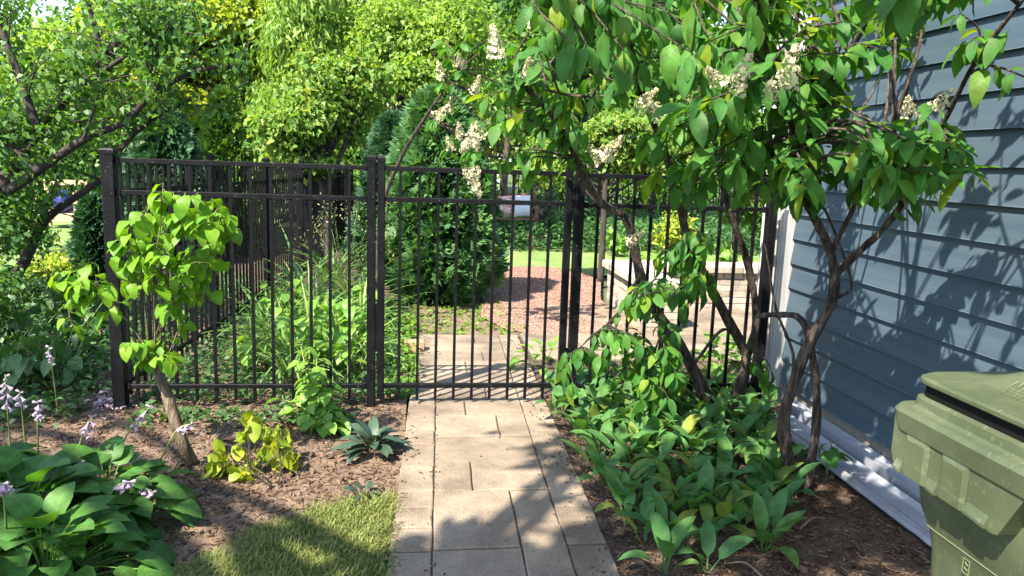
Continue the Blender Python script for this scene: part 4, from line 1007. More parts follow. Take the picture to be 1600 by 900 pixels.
# wilting yellow plant
wl = thing('wilted_plant', 'wilting plant with drooping yellow leaves on the mulch right of the sapling', 'plant', on_z(400, 738))
WLM = leaf_meshes('wilted_leaf', [leaf_t(.115, .07, 5, .5, .8, .35, c, .02, .15, .8) for c in (.5, 1.0, .8)], M['wilt'])
m = MB(); pos, d, up = [], [], []
for (px, py, Y, k) in ((400, 640, 3.72, 7), (385, 660, 3.7, 8), (420, 655, 3.75, 8), (440, 670, 3.75, 8), (455, 690, 3.7, 6), (375, 700, 3.65, 7), (335, 710, 3.6, 8), (318, 725, 3.58, 6), (350, 695, 3.6, 6), (405, 690, 3.68, 8), (430, 700, 3.7, 7), (370, 740, 3.55, 7), (380, 725, 3.58, 6), (470, 705, 3.7, 5), (415, 735, 3.62, 5)):
    e = at(px, py, Y); s = wl.location + Vector((random.uniform(-.22, .18), random.uniform(-.12, .10), -.02)); s = np.array(s)
    c = curve([s, (s + e) / 2 + np.array([0, 0, .06]), e], 7); m.tube(c, np.linspace(.0032, .0015, 7), 5)
    for i in range(k + 1):
        a = random.uniform(0, 6.28); pos.append(e + (c[-3] - e) * random.random() + np.array([random.uniform(-.05, .05), random.uniform(-.06, .06), random.uniform(-.03, .03)])); d.append((math.cos(a) * .45, math.sin(a) * .45, -.9)); up.append((math.cos(a), math.sin(a), .5))
m.build('stems', M['bark'], wl, True)
leaf_objs('leaf', WLM, np.array(pos), np.array(d), np.array(up), RNG.uniform(.5, .95, len(pos)), wl)

# broad leaved plants by the gate
BLM = leaf_meshes('broad_leaf', [leaf_t(.11, .075, 5, .5, .8, .22, c, .03, .08, .3) for c in (.5, .9, 1.2)], M['broad'])
def stem_plant(label, base, tips, meshes, per, sc, stem='stem_green', name='leafy_plant', group=None, droop=.35, cat='plant'):
    base = np.asarray(base, float); t = thing(name, label, cat, base, group); m = MB(); pos, d, up = [], [], []
    for e in tips:
        e = np.asarray(e, float); c = curve([base, base + (e - base) * .5 + np.array([0, 0, .04]), e], 9); m.tube(c, np.linspace(.006, .0025, 9), 5); L = np.linalg.norm(e - base)
        for i in range(per):
            f = .25 + .75 * (i + 1) / per; p = c[min(8, int(f * 8))]; a = i * 1.57 + (i % 2) * 3.14 + random.uniform(-.4, .4)
            pos.append(p); d.append((math.cos(a), math.sin(a), random.uniform(-droop, .25))); up.append(np.array([0, 0, 1.0]) + RNG.normal(size=3) * .25)
    m.build('stems', M[stem], t, True); leaf_objs('leaf', meshes, np.array(pos), np.array(d), np.array(up), RNG.uniform(sc[0], sc[1], len(pos)), t); return t
stem_plant('upright light green plant climbing through the bars left of the gate', on_z(492, 668), [at(470, 540, 4.5), at(495, 560, 4.45), at(485, 590, 4.4), at(510, 600, 4.4), at(500, 630, 4.3), at(470, 610, 4.45)], BLM, 9, (.7, 1.1))
stem_plant('low spreading light green plant on the mulch before the fence', on_z(505, 672), [at(520, 640, 4.2), at(490, 655, 4.15), at(535, 655, 4.2), at(465, 640, 4.3), at(515, 660, 4.1), at(445, 625, 4.4)], BLM, 7, (.7, 1.05))
DLM = leaf_meshes('dark_leaf', [leaf_t(.16, .055, 6, .6, .8, .2, c, .02, .06, .4, .5) for c in (.9, 1.3)], M['dark_leaf'])
clump('dark_rosette', 'flattened dark leaved rosette on the mulch at the path edge', 'plant', on_z(582, 700), 30, DLM, .05, 1.0, .02, (.7, 1.1), tilt=(.5, 1.5))
clump('dark_rosette', 'tiny dark seedling rosette on the mulch near the grass', 'plant', on_z(568, 772), 10, DLM, .02, 1.0, .01, (.35, .5), tilt=(.7, 1.5))
# plants within the fence, left
STM = leaf_meshes('strap_leaf', [leaf_t(.62, .020, 9, .25, .7, .3, c, 0, 0, 0) for c in (.9, 1.5, 2.0, 2.4)], M['strap'])
for px, py, sc, lab in ((455, 592, .75, 'strap leaved daylily clump close behind the left fence panel'), (532, 575, .8, 'strap leaved daylily clump beside the gate post'), (420, 540, .85, 'strap leaved daylily clump near the side fence'), (500, 520, 1.0, 'tall strap leaved daylily clump in the middle of the fenced bed'), (545, 500, 1.0, 'daylily clump at the back near the brick path edge'), (470, 480, 1.15, 'pale arching grass clump deep in the fenced bed'), (488, 548, .9, 'daylily clump half way between the corner and the gate post'), (565, 520, .85, 'daylily clump just left of the red brick'), (450, 565, .7, 'low daylily clump at the side fence foot'), (520, 450, 1.2, 'tallest daylily clump at the far end of the bed')):
    clump('daylily', lab, 'daylily', on_z(px, py), 40, STM, .07, 1.0, .0, (sc * .9, sc * 1.45), group='daylilies behind the fence', tilt=(.05, .75), part='blade')
for px, py, n, lab in ((560, 590, 9, 'small broad leaved plant at the foot of the gate latch post'), (470, 560, 12, 'broad leaved lime plant among the daylilies'), (545, 545, 12, 'broad leaved plant behind the bars next to the gate post'), (580, 505, 10, 'broad leaved plant beyond the brick'), (520, 540, 12, 'broad leaved plant between two daylily clumps'), (430, 500, 10, 'broad leaved plant in front of the side fence'), (500, 585, 12, 'broad leaved plant just behind the left panel bottom rail'), (450, 530, 12, 'broad leaved plant left of the middle daylilies'), (565, 560, 12, 'broad leaved plant close behind the gate post'), (400, 580, 10, 'broad leaved plant in the shade near the fence corner')):
    c = on_z(px, py); stem_plant(lab, c, [c + np.array([random.uniform(-.2, .2), random.uniform(-.2, .2), random.uniform(.15, .5)]) for _ in range(5)], BLM, n // 2, (.7, 1.25), group='broad leaved plants behind the fence')
# feathery pale plant behind
ft_ = thing('feathery_plant', 'feathery pale flowering plant rising behind the bars near the latch post', 'plant', on_z(540, 478)); m = MB(); b0 = np.array(ft_.location)
P = []
for i in range(26):
    e = b0 + np.array([random.gauss(0, .28), random.gauss(0, .25), random.uniform(.5, 1.15)]); m.tube(curve([b0, (b0 + e) / 2 + np.array([0, 0, .1]), e], 6), .002, 4)
    P += [e + RNG.normal(size=3) * .05 for _ in range(26)]
m.build('stems', M['stem_green'], ft_); n = len(P)
scatter_obj('flower_heads', [diamond(.026, .010)], M['bead'], np.array(P), RNG.normal(size=(n, 3)), RNG.normal(size=(n, 3)), RNG.uniform(.6, 1.3, n), ft_, smooth=False)['kind'] = 'stuff'
# pale seed grass stalks
# hostas right of path, inside
HBM = leaf_meshes('hosta_leaf', [leaf_t(.20, .13, 6, .42, .85, .25, c, .2, .05, .6) for c in (.8, 1.2)], M['broad'])
for px, py, n, sc, lab in ((855, 575, 20, .62, 'small hosta just inside the gate at the patio edge'), (1130, 590, 18, .9, 'large bright hosta behind the right fence panel'), (1175, 585, 16, .95, 'bright hosta behind the fence end post'), (1060, 590, 22, .6, 'hosta behind the fence half hidden by the leaning trunk'), (965, 590, 18, .55, 'small hosta behind the bars right of the hinge post')):
    hosta(lab, on_z(px, py), n, (sc * .85, sc * 1.1), 1.2, (.1, 1.3), HBM, 'hostas inside the fence')
c = at(1062, 400, 8.7); c[2] = .62
tree('shrub', 'bright yellow shrub standing behind the seat wall', (c[0], 8.75, -.03), [(c, (.26, .22, .3), 1500)], 'tree_yellow', .06, .05, .3, .6, .015, cat='shrub', nl=10)
for px, Y, lab in ((1010, 9.4, 'leafy green plant behind the left arm of the seat wall'), (960, 12.6, 'light green plant at the lawn edge below the far fence'), (1150, 9.6, 'grassy plant behind the seat wall at right')):
    c = ground_xy(px, Y); stem_plant(lab, c, [c + np.array([random.uniform(-.3, .3), random.uniform(-.3, .3), random.uniform(.25, .6)]) for _ in range(8)], BLM, 7, (1.0, 1.5))
# left shaded bed of broad plants
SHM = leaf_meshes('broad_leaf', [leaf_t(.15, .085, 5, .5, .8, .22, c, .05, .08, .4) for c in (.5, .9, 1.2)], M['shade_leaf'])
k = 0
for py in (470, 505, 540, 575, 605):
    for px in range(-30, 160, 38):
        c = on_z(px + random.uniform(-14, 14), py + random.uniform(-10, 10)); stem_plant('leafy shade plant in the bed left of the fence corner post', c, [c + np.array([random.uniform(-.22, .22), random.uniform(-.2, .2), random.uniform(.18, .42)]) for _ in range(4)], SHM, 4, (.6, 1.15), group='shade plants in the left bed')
# lily of the valley bed
LYM = leaf_meshes('lily_leaf', [leaf_t(.20, .072, 6, .62, .75, .35, c, .07, .06, .1, 0) for c in (.5, .9, 1.3, 1.7)], M['lily'])
bedpoly = [(855, 612), (930, 600), (1040, 606), (1130, 622), (1185, 650), (1225, 700), (1238, 760), (1230, 840), (1130, 885), (1020, 905), (985, 850), (950, 770), (915, 700), (870, 660)]
BP = np.array([on_z(x, y)[:2] for x, y in bedpoly])
def inside(p, poly):
    c = False; n = len(poly); j = n - 1
    for i in range(n):
        if (poly[i][1] > p[1]) != (poly[j][1] > p[1]) and p[0] < (poly[j][0] - poly[i][0]) * (p[1] - poly[i][1]) / (poly[j][1] - poly[i][1]) + poly[i][0]: c = not c
        j = i
    return c
pts = []; tries = 0
while len(pts) < 135 and tries < 9000:
    tries += 1; p = np.array([random.uniform(BP[:, 0].min(), BP[:, 0].max()), random.uniform(BP[:, 1].min(), BP[:, 1].max())])
    if inside(p, BP) and all(np.hypot(*(p - q)) > .080 for q in pts): pts.append(p)
def lily_label(p):
    if p[0] - px_path(p[1]) < .98: return 'lily of the valley plant on the row edging the paved path'
    if p[1] > 4.1: return 'lily of the valley plant close to the fence at the back of its bed'
    if p[0] > 1.62: return 'lily of the valley plant at the foot of the crossing hydrangea trunks'
    if p[1] < 3.0: return 'lily of the valley plant at the front of its bed, nearest the viewer'
    return 'lily of the valley plant in the middle of the bed right of the path'
for p in pts:
    if math.hypot(p[0] - 1.82, p[1] - 3.3) < .12: continue
    t = clump('lily_of_the_valley', lily_label(p), 'plant', (p[0], p[1], -.015), random.choice((4, 4, 5, 6)), LYM, .012, 1, 0, (.6, 1.05), group=lily_label(p).replace('plant', 'plants', 1), tilt=(.12, random.uniform(.5, .9)))
    t.rotation_euler[2] = random.uniform(0, 6.28)

# ================================================================== HYDRANGEAS
HYT = [leaf_t(l, w, 6, a_, .86, f, c, .018, wv, .3) for l, w, a_, f, c, wv in ((.13, .060, .66, .22, .35, .07), (.125, .052, .7, .35, .8, .12), (.12, .062, .6, .12, .55, .05), (.135, .056, .66, .45, 1.2, .1), (.10, .044, .62, .3, .3, .15), (.115, .058, .58, .25, 1.6, .1))]
HYM = leaf_meshes('hydrangea_leaf', HYT, M['hydrangea'])
def floret(r):
    V, Q, U = [], [], []
    for i in range(4):
        a = i * math.pi / 2; c, s = math.cos(a), math.sin(a); b = len(V)
        for x, y, z in ((0, 0, 0), (r * .55, r * .55, .25 * r), (0, r, .1 * r), (-r * .55, r * .55, .25 * r)):
            V.append((x * c - y * s, x * s + y * c, z)); U.append((.5, .5))
        Q.append((b, b + 1, b + 2, b + 3))
    V = np.array(V, float); V = np.stack([V[:, 0], V[:, 2], V[:, 1]], 1)   # facing +Y
    return V, np.array(Q), np.array(U, float)
def panicle(n, L, R, name, beads=110):
    u = RNG.random(n) ** 1.2; a = RNG.random(n) * 6.283; r = R * (1 - u * .8) * np.sqrt(RNG.uniform(.55, 1, n))
    P = np.stack([r * np.cos(a), L * u, r * np.sin(a)], 1); out = np.stack([np.cos(a), np.full(n, .35), np.sin(a)], 1) + RNG.normal(size=(n, 3)) * .3
    V, Q, U, Rn = scatter([floret(.0105), floret(.008)], P, out, (0, 0.3, 1), RNG.uniform(.7, 1.3, n))
    u = RNG.random(beads) ; a = RNG.random(beads) * 6.283; r = R * .8 * (1 - u * .85) * np.sqrt(RNG.uniform(.2, 1, beads)); P2 = np.stack([r * np.cos(a), L * 1.05 * u, r * np.sin(a)], 1)
    V2, Q2, U2, R2 = scatter([diamond(.008, .007)], P2, RNG.normal(size=(beads, 3)), RNG.normal(size=(beads, 3)), 1.0)
    return mesh_np(name, np.vstack([V, V2]), np.vstack([Q, Q2 + len(V)]), M['petal_cream'], np.vstack([U, U2]), np.concatenate([Rn, R2]))
PAN = [panicle(90, .15, .055, 'panicle', 150), panicle(110, .17, .06, 'panicle', 160), panicle(70, .14, .055, 'panicle', 240)]
def hydrangea(label, base, limbs, tips, panicles, max_leaf_objs=290, leafs=1.0):
    t = thing('hydrangea', label, 'shrub', base)
    m = MB(); nodes_ = []
    for pts, r0, r1 in limbs:
        c = curve([at(*p) for p in pts], 26); m.tube(c, np.linspace(r0, r1, 26) * (1 + .10 * np.sin(np.arange(26) * 1.7)), 9, wob=.09); nodes_.append(c[8:])
    m.build('trunk', M['bark'], t, True)
    nodes_ = np.vstack(nodes_)
    pos, d, up, key = [], [], [], []
    for (px, py, Y, hang, cnt) in tips:
        e = at(px, py, Y); w = np.linalg.norm(nodes_ - (e + np.array([0, 0, -.08])), axis=1) + np.where(nodes_[:, 2] > e[2] + .1, .2, 0) + RNG.random(len(nodes_)) * .16; s = nodes_[int(np.argmin(w))]
        L = np.linalg.norm(e - s); mid = s + (e - s) * .5 + np.array([random.gauss(0, .1) * L, random.gauss(0, .1) * L, .12 * L * (1 if hang < .6 else 1.8)])
        c = curve([s, mid, e], 12); tw = MB(); tw.tube(c, np.linspace(min(.009, .004 + L * .006), .0025, 12), 5); tw.build('twig', M['bark'], t, True)
        ax = nrm(c[-1] - c[-2]); side = nrm(np.cross(ax, [0, 0, 1.0]) + 1e-6); upv = np.cross(side, ax)
        for i in range(cnt):
            node = i // 2 if i >= 4 else 0; back = .05 * node * random.uniform(.8, 1.2) + (0 if i >= 4 else .005)
            p = c[-1] - ax * back
            if back > .12:
                q = min(11, max(0, 11 - int(back / (L + 1e-3) * 11))); p = c[q]
            a = i * math.pi + node * math.pi / 2 + random.uniform(-.35, .35) + (i * math.pi / 4 if i < 4 else 0)
            rad = side * math.cos(a) + upv * math.sin(a) * .6
            dd = rad * .85 + ax * .5 + np.array([0, 0, -.05 - 1.0 * hang]); pos.append(p); d.append(dd + RNG.normal(size=3) * .12)
            if hang > .5: up.append(rad + np.array([0, -.5, .5]) + RNG.normal(size=3) * .3)
            else: up.append(np.array([0, 0, 1.0]) + RNG.normal(size=3) * .25)
            key.append(random.random())
    pos, d, up = np.array(pos), np.array(d), np.array(up); n = len(pos); sc = RNG.uniform(.52, 1.12, n) * leafs
    dep = np.linalg.norm(pos - CAM, axis=1); order = np.argsort(dep / sc); a, b = order[:max_leaf_objs], order[max_leaf_objs:]
    leaf_objs('leaf', HYM, pos[a], d[a], up[a], sc[a], t)
    if len(b): scatter_obj('leaves', HYT, M['hydrangea'], pos[b], d[b], up[b], sc[b], t)['kind'] = 'stuff'
    for (px, py, Y, s, tl) in panicles:
        e = at(px, py, Y); leaf_objs('flower_cluster', PAN, np.array([e]), np.array([(random.uniform(-.5, .5), random.uniform(-.5, .2), tl)]), (0.2, 1, 0), [s], t)
        s0 = nodes_[int(np.argmin(np.linalg.norm(nodes_ - e, axis=1)))]
    return t
def keeps_wall_lit(t, part=.12):
    """leave the branches open where the photograph shows sun reaching the siding"""
    e = at(*t[:3]); k = (hx - e[0]) / -SUN_DIR[0]
    if k <= 0: return True
    w = e + SUN_DIR * -k
    return not (2.45 < w[1] < 4.05 and .35 < w[2] < 1.3 and w[2] > .42 + .30 * (w[1] - 2.9)) or random.random() < part
def rtips(n, x0, x1, y0, y1, Y0, Y1, hang, cnt=10):
    return [(random.uniform(x0, x1), random.uniform(y0, y1), random.uniform(Y0, Y1), max(0, min(1, random.gauss(hang, .15))), cnt) for _ in range(n)]
A_limbs = [([(1108, 632, 4.40), (1085, 580, 4.40), (1055, 530, 4.38), (1022, 482, 4.34), (1000, 430, 4.3), (990, 380, 4.25), (975, 338, 4.2), (940, 318, 4.15), (912, 272, 4.1), (880, 205, 4.05), (835, 150, 4.0), (790, 115, 4.0)], .042, .008),
           ([(1150, 622, 4.36), (1166, 560, 4.36), (1132, 490, 4.3), (1100, 430, 4.22), (1076, 380, 4.15), (1062, 320, 4.05), (1040, 240, 3.9), (1005, 150, 3.7), (985, 60, 3.5), (970, -40, 3.3)], .035, .010),
           ([(1166, 560, 4.36), (1182, 500, 4.3), (1168, 410, 4.2), (1140, 330, 4.1), (1118, 230, 3.95), (1108, 110, 3.8), (1090, -20, 3.6)], .026, .010),
           ([(1080, 575, 4.38), (1130, 515, 4.36), (1160, 545, 4.36)], .010, .010), ([(1108, 460, 4.24), (1148, 520, 4.3), (1165, 545, 4.34)], .008, .008),
           ([(985, 60, 3.5), (930, 30, 3.2), (880, 10, 2.9), (840, -10, 2.7)], .014, .006), ([(1005, 150, 3.7), (960, 150, 3.6), (900, 150, 3.6), (850, 140, 3.6)], .010, .005), ([(1000, 430, 4.3), (960, 500, 4.2), (930, 520, 4.1), (900, 550, 4.05)], .010, .004), ([(1040, 500, 4.34), (1030, 560, 4.2), (1010, 590, 4.1)], .008, .004)]
A_tips = [(800, 250, 4.05, .3, 9), (825, 262, 4.1, .4, 8), (782, 170, 4.0, .3, 9), (760, 150, 4.0, .3, 8), (845, 200, 4.0, .4, 9), (880, 165, 3.8, .6, 10), (905, 195, 3.8, .6, 10), (860, 130, 3.8, .5, 9), (830, 100, 3.9, .4, 9), (900, 235, 4.1, .5, 8), (860, 235, 4.15, .4, 8),
          (905, 545, 4.05, .5, 10), (935, 560, 4.05, .6, 10), (965, 530, 4.05, .4, 11), (990, 550, 4.1, .5, 10), (1010, 590, 4.1, .4, 10), (960, 590, 4.05, .7, 9), (1045, 600, 4.15, .3, 9), (1000, 520, 4.1, .4, 9), (880, 580, 4.1, .5, 7),
          (1030, 400, 4.0, .4, 10), (1050, 440, 4.0, .5, 10), (1075, 395, 3.95, .2, 10), (1100, 440, 4.0, .6, 9), (1010, 460, 4.1, .5, 9), (1070, 470, 4.1, .7, 9), (1030, 490, 4.1, .6, 8), (1190, 590, 4.25, .4, 8), (1210, 600, 4.2, .5, 7)]
A_tips += rtips(20, 860, 1110, -40, 110, 2.4, 3.0, .8, 12) + rtips(22, 820, 1100, -60, 170, 3.1, 4.0, .45, 11) + rtips(8, 1000, 1200, -80, 60, 2.9, 3.6, .4, 10) + rtips(6, 770, 880, 10, 140, 3.9, 4.2, .4, 8) + rtips(18, 885, 1065, 515, 625, 3.85, 4.2, .5, 11) + rtips(11, 995, 1115, 375, 475, 3.7, 4.1, .4, 11) + rtips(12, 775, 900, 110, 260, 3.9, 4.3, .35, 9)
A_pan = [(776, 92, 3.9, .95, .6), (752, 200, 3.95, .95, -.3), (735, 262, 3.95, .9, -.7), (832, 44, 3.7, .85, .6), (828, 118, 3.8, .8, .2), (888, 82, 3.3, .75, -.4), (942, 252, 4.0, .9, .2), (985, 378, 3.9, .7, .4), (1000, 165, 3.4, .7, .4)]
hydrangea('tree form hydrangea with leaning trunks rising beside the right fence panel', at(1130, 632, 4.4) * np.array([1, 1, 0]), A_limbs, A_tips, A_pan)
B_limbs = [([(1243, 772, 3.28), (1228, 700, 3.28), (1226, 645, 3.27), (1260, 545, 3.25), (1300, 472, 3.2), (1299, 400, 3.15), (1272, 340, 3.1), (1240, 290, 3.05), (1200, 240, 3.0), (1150, 195, 2.95)], .034, .008),
           ([(1262, 765, 3.30), (1276, 650, 3.32), (1270, 560, 3.28), (1252, 500, 3.3), (1215, 492, 3.4), (1182, 494, 3.5)], .022, .012),
           ([(1303, 430, 3.17), (1350, 386, 3.12), (1374, 364, 3.08), (1412, 315, 3.0), (1440, 250, 2.9), (1480, 180, 2.75), (1525, 95, 2.55), (1590, 10, 2.35), (1650, -70, 2.2)], .017, .006),
           ([(1300, 392, 3.15), (1326, 340, 3.12), (1346, 300, 3.08), (1375, 245, 3.0), (1405, 190, 2.9)], .012, .006),
           ([(1272, 340, 3.1), (1262, 250, 3.05), (1290, 150, 2.95), (1340, 60, 2.8), (1385, -40, 2.6)], .014, .007), ([(1262, 250, 3.05), (1220, 150, 2.9), (1190, 50, 2.75), (1170, -40, 2.6)], .012, .006), ([(1310, 465, 3.2), (1330, 440, 3.3), (1290, 330, 3.3), (1240, 250, 3.3)], .008, .004),
           ([(1225, 640, 3.27), (1240, 560, 3.45), (1212, 480, 3.6), (1195, 380, 3.6)], .010, .005)]
B_tips = [(1245, 175, 2.9, .25, 12), (1135, 185, 2.85, .2, 11), (1180, 250, 2.9, .45, 11), (1100, 215, 2.95, .4, 10), (1262, 235, 2.9, .5, 11), (1345, 200, 2.9, .3, 11), (1405, 190, 2.85, .2, 10), (1455, 205, 2.8, .15, 11), (1490, 225, 2.75, .1, 11), (1420, 250, 2.9, .3, 11), (1480, 265, 2.8, .2, 12), (1460, 290, 2.9, .5, 10), (1390, 290, 2.9, .5, 10), (1075, 270, 3.0, .45, 10), (1040, 215, 3.0, .3, 10), (1050, 290, 3.05, .6, 10), (1110, 280, 3.0, .6, 10), (1140, 235, 2.9, .5, 10), (1210, 215, 2.9, .4, 10), (1300, 215, 2.95, .5, 10), (1330, 260, 3.0, .5, 10), (1225, 280, 3.0, .6, 9), (1290, 270, 3.05, .6, 9), (1060, 190, 2.9, .2, 9), (1500, 195, 2.75, .2, 9),
          (1590, 150, 2.3, .35, 11), (1560, 175, 2.35, .3, 8), (1625, 130, 2.25, .3, 11), (1480, 140, 2.6, .7, 10), (1440, 120, 2.7, .7, 9), (1520, 60, 2.5, .8, 9), (1555, 20, 2.3, .9, 9), (1590, 10, 2.2, .9, 8), (1500, 20, 2.5, .6, 9)]
def open_tips(n, x0, x1, y0, y1, Y0, Y1, hang, cnt):
    o = []
    for _ in range(n * 40):
        t = rtips(1, x0, x1, y0, y1, Y0, Y1, hang, cnt)[0]
        if keeps_wall_lit(t, .06): o.append(t)
        if len(o) == n: break
    return o
B_tips += open_tips(46, 1070, 1400, -60, 150, 2.4, 3.5, .5, 11) + open_tips(34, 1010, 1380, 160, 300, 2.3, 3.3, .15, 11) + open_tips(22, 1370, 1520, 185, 280, 2.2, 3.0, .05, 11) + open_tips(14, 1370, 1600, -90, 20, 1.8, 2.5, .7, 11) + open_tips(24, 1220, 1430, -40, 120, 3.2, 4.1, .5, 11)
B_tips += [(random.uniform(1450, 2000), random.uniform(-420, -60), random.uniform(1.6, 2.6), .5, 11) for _ in range(16)]
B_pan = [(1145, 140, 2.3, .8, .8), (1122, 128, 2.4, .55, .3), (1224, 135, 2.25, .85, .9), (1205, 148, 2.3, .5, .2), (1422, 182, 2.4, .55, .2), (1460, 170, 2.4, .55, .3), (1072, 172, 2.6, .65, .5), (1035, 182, 2.8, .7, .4), (945, 245, 3.6, .8, .4)]
B_tips = [(a, b, c, d_ * .5, e_) for k_, (a, b, c, d_, e_) in enumerate(B_tips)]
def nearer(t):
    while not keeps_wall_lit(t) and t[2] > 1.55: t = (t[0], t[1], t[2] - .12, t[3], t[4])
    return t
B_tips = [t for t in B_tips if not (t[0] > 1600 and t[1] < -60)]
B_tips = [t for t in B_tips if keeps_wall_lit(t, .2)]
for _ in range(18):      # unseen twigs added above the frame to shade the upper siding
    P_ = np.array([random.uniform(1.65, 2.1), random.uniform(1.55, 2.95), random.uniform(2.40, 2.95)])
    B_tips.append((*to_px(P_), P_[1], .4, 11))
hydrangea('multi stemmed hydrangea with crossing bare trunks in front of the siding', at(1250, 765, 3.29) * np.array([1, 1, 0]), B_limbs, B_tips, B_pan)
# second flowering hydrangea beyond the gate
C_b = ground_xy(735, 6.6)
C_limbs = [([(750, 600, 6.6), (752, 480, 6.6), (745, 350, 6.6), (735, 240, 6.55), (720, 150, 6.5)], .02, .006)]
ch = thing('hydrangea', 'pale flowering hydrangea branches above the gate, in front of the evergreens', 'shrub', at(588, 500, 7.0) * np.array([1, 1, 0]))
m = MB(); cl = [at(588, 560, 7.0), at(590, 420, 7.0), at(598, 320, 6.9), at(630, 240, 6.8), at(670, 175, 6.6), at(715, 110, 6.5)]; cl[0][2] = -.05
cc = curve(cl, 20); m.tube(cc, np.linspace(.03, .008, 20), 7); pos, d, up = [], [], []
ends = [(690, 130), (720, 110), (700, 180), (740, 150), (680, 190), (720, 220), (740, 240), (705, 240), (760, 200), (780, 260), (690, 60), (740, 45), (770, 60), (800, 130), (830, 230), (840, 170), (720, 60), (760, 270), (700, 90), (810, 60), (800, 200)]
for px, py in ends:
    e = at(px, py, 6.5 + random.uniform(-.25, .3)); s = cc[int(np.argmin(np.linalg.norm(cc - e, axis=1)))]; c = curve([s, (s + e) / 2 + np.array([0, 0, .06]), e], 7); m.tube(c, np.linspace(.007, .003, 7), 4)
    for i in range(10):
        a = random.uniform(0, 6.28); pos.append(e + (s - e) * random.random() * .35); d.append((math.cos(a), math.sin(a), -.35)); up.append(np.array([0, 0, 1]) + RNG.normal(size=3) * .3)
m.build('trunk', M['bark'], ch, True); leaf_objs('leaf', HYM, np.array(pos), np.array(d), np.array(up), RNG.uniform(.6, 1.0, len(pos)), ch)
for px, py in ends[:9]:
    e = at(px, py - 6, 6.4 + random.uniform(-.2, .2)); leaf_objs('flower_cluster', PAN, np.array([e]), np.array([(random.uniform(-.4, .4), random.uniform(-.5, 0), random.uniform(.2, .9))]), (.2, 1, 0), [random.uniform(.8, 1.1)], ch)

# ================================================================== SHADE TREE (behind and left of the camera), GRASS, CHIPS
tree('shade_tree', 'tree standing behind and left of the viewer whose crown dapples the path', (-4.6, -2.2, 0), [((-2.42, -.3, 4.6), (.52, .74, .35), 1300), ((-1.95, 1.0, 4.6), (.16, .25, .12), 60), ((-4.72, .25, 4.6), (.62, .7, .35), 1600), ((-5.4, 1.9, 4.7), (.95, .9, .5), 2000), ((-2.95, -.7, 4.7), (.45, .35, .3), 650), ((-3.6, -1.6, 4.9), (1.5, 1.0, .7), 1800), ((-6.2, .6, 4.9), (1.0, 1.0, .7), 1500), ((-1.42, .33, 4.6), (.46, .44, .25), 900), ((-.72, .10, 4.6), (.30, .28, .2), 380)], 'tree_mid', .14, .14, .4, .65, .16, 'bark')
# lawn blades
gp = []
LP = [(-1.25, 1.6), (-.10, 1.6), (-.075, 3.34), (-.25, 3.30), (-.45, 3.16), (-.66, 2.98), (-.85, 2.76), (-1.0, 2.5)]
while len(gp) < 24000:
    c = RNG.uniform((-1.25, 1.9), (-.06, 3.4), (4000, 2)); dn = hnoise(c[:, 0] * .9 + 3, c[:, 1] * .9); jit = RNG.normal(size=c.shape) * .035; gp += [p for p, k_, j_ in zip(c, dn, jit) if inside(p + j_, LP) and random.random() > .35 + .9 * k_]
gp = np.array(gp); n = len(gp); a = RNG.random(n) * 6.283
gl = [leaf_t(.032, .0032, 2, .2, .6, .2, c) for c in (.4, 1.0, 1.5)]
go = scatter_obj('grass', gl, M['grass'], np.column_stack([gp, np.full(n, -.012)]), np.stack([np.cos(a) * .8, np.sin(a) * .8, RNG.uniform(.4, 1.3, n)], 1), (0.1, .1, 1), RNG.uniform(.35, 1.5, n), None, smooth=False)
tag(go, 'patchy dry grass between the hosta and the path', 'grass', kind='stuff')
# bark chips
def chips(label, x0, x1, y0, y1, n, sel):
    P = np.stack([RNG.uniform(x0, x1, n), RNG.uniform(y0, y1, n)], 1); P = P[sel(P[:, 0], P[:, 1])]; n = len(P)
    a = RNG.random(n) * 6.283; d = np.stack([np.cos(a), np.sin(a), RNG.normal(size=n) * .18], 1)
    bt = []
    for L, W in ((.03, .006), (.045, .005), (.02, .012), (.06, .004)):
        b = MB().box(-W / 2, W / 2, 0, L, -.0015, .0015); V = np.array(b.v); V[:, 2] += .12 * V[:, 1] * (V[:, 0] > 0); bt.append((V, np.array(b.f), np.zeros((8, 2))))
    z = -.025 + .012 * hnoise(P[:, 0], P[:, 1]) + .006
    o = scatter_obj('bark_chips', bt, M['chip'], np.column_stack([P, z]), d, RNG.normal(size=(n, 3)) * .25 + np.array([0, 0, 1]), RNG.uniform(.3, .95, n), None, smooth=False)
    tag(o, label, 'bark chips', kind='stuff')
chips('loose bark chips covering the bed left of the path', -2.4, -.08, 2.3, 5.0, 13000, lambda x, y: (x < -.11 + px_path(y)))
chips('loose bark chips covering the bed between path and house', .78, 2.36, 1.8, 4.9, 14000, lambda x, y: (x > .79 + px_path(y)) & ~((x > 2.07) & (y > 2.5)))
cover('fallen_leaves', 'dry fallen leaves and petals lying on the bark chips', 'fallen leaves', rect(-1.9, 2.1, 2.3, 4.7), 260, 'petal_cream', .035, .01) if False else None
def litter(n):
    P = np.vstack([rect(.85, 2.1, 1.9, 4.5)(n // 2), rect(-1.6, -.15, 3.2, 4.6)(n // 2)]); return P
cover('fallen_leaves', 'scattered dry brown leaves lying on the bark beds', 'fallen leaves', litter, 260, 'bark_leaf' if 'bark_leaf' in M else 'chip', .045, .015)
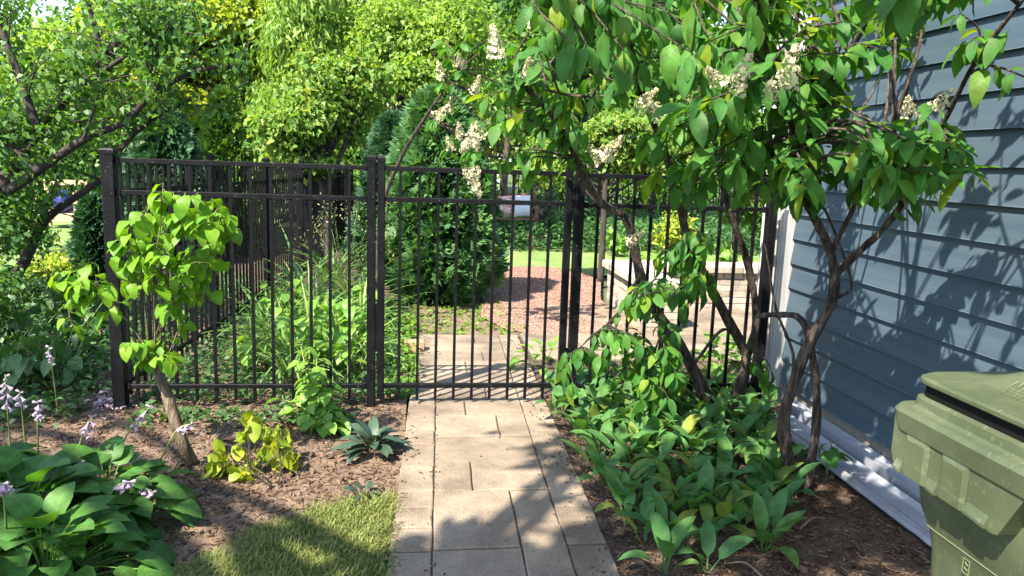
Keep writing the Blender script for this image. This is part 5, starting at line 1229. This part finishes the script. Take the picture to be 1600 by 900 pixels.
# a few dead stems on the beds
for i, (a, b, lab) in enumerate((((1190, 905), (1135, 885), 'pale snapped stem on the bark near the bottom edge'), ((1250, 830), (1290, 815), 'thin curved twig lying on the bark left of the bin'), ((545, 650), (610, 648), 'straight dry stalk lying before the gate latch post'), ((100, 640), (190, 612), 'dry flower stalk lying near the corner post'), ((330, 690), (385, 640), 'dead stalk lying below the left fence panel'))):
    p, q = on_z(*a), on_z(*b); m = MB(); m.tube(curve([p + [0, 0, .012], (p + q) / 2 + [0.01, .02, .03], q + [0, 0, .012]], 8), np.linspace(.005, .003, 8), 5); tag(m.build('twig', M['twig'], None, True), lab, 'twig')

# crumbs of soil and bark on the paving, thickest along its edges
n = 650; yy = RNG.uniform(2.2, 6.4, n); ed = RNG.random(n); off = np.abs(RNG.normal(size=n)) * .05
xx = np.where(ed < .3, -.10 + off, np.where(ed < .85, .765 - off * 1.3, np.where(ed < .95, .065 + RNG.normal(size=n) * .012, RNG.uniform(-.1, .76, n)))) + px_path(yy)
a = RNG.random(n) * 6.283; bt = []
for L_, W_ in ((.010, .005), (.016, .003), (.006, .006)):
    b = MB().box(-W_ / 2, W_ / 2, 0, L_, 0, .003); bt.append((np.array(b.v), np.array(b.f), np.zeros((8, 2))))
tag(scatter_obj('soil_crumbs', bt, M['chip'], np.column_stack([xx, yy, np.full(n, .001)]), np.stack([np.cos(a), np.sin(a), np.zeros(n)], 1), (0, 0, 1), RNG.uniform(.5, 1.4, n), None, smooth=False), 'crumbs of soil and bark strewn along the paving edges', 'soil crumbs', kind='stuff')


# small shoot in front of the trim strip, dropped blossoms by the corner post
c = on_z(1292, 742); stem_plant('small green shoot with three broad leaves before the white trim strip', c, [at(1285, 700, float(c[1])), at(1300, 690, float(c[1]))], HYM, 3, (.9, 1.2))
cover('fallen_petals', 'faded lilac blossoms dropped on the soil at the corner post', 'fallen petals', lambda n: np.array([on_z(*q)[:2] for q in zip(RNG.normal(165, 26, n), RNG.normal(622, 12, n))]), 130, 'petal_lilac', .035, .03)
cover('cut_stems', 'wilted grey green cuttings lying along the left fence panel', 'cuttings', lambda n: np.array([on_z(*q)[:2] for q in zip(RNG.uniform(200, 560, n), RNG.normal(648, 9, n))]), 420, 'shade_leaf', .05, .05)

# crushed red stone on the round path
n = 14000; P = RNG.uniform((.6, 6.54), (2.4, 11.0), (n, 2)); P = np.array([p for p in P if inside(p, red)]); n = len(P); a = RNG.random(n) * 6.283
b = MB().box(-.008, .008, -.006, .009, -.004, .005); V = np.array(b.v) * (1 + .3 * RNG.normal(size=(8, 1)))
tag(scatter_obj('crushed_stone', [(V, np.array(b.f), np.zeros((8, 2)))], M['red_gravel'], np.column_stack([P, np.full(n, .0)]), np.stack([np.cos(a), np.sin(a), RNG.normal(size=n) * .3], 1), (0, 0, 1), RNG.uniform(.3, .9, n), None, smooth=False), 'loose crushed red stone covering the curved path behind the gate', 'gravel', kind='stuff')
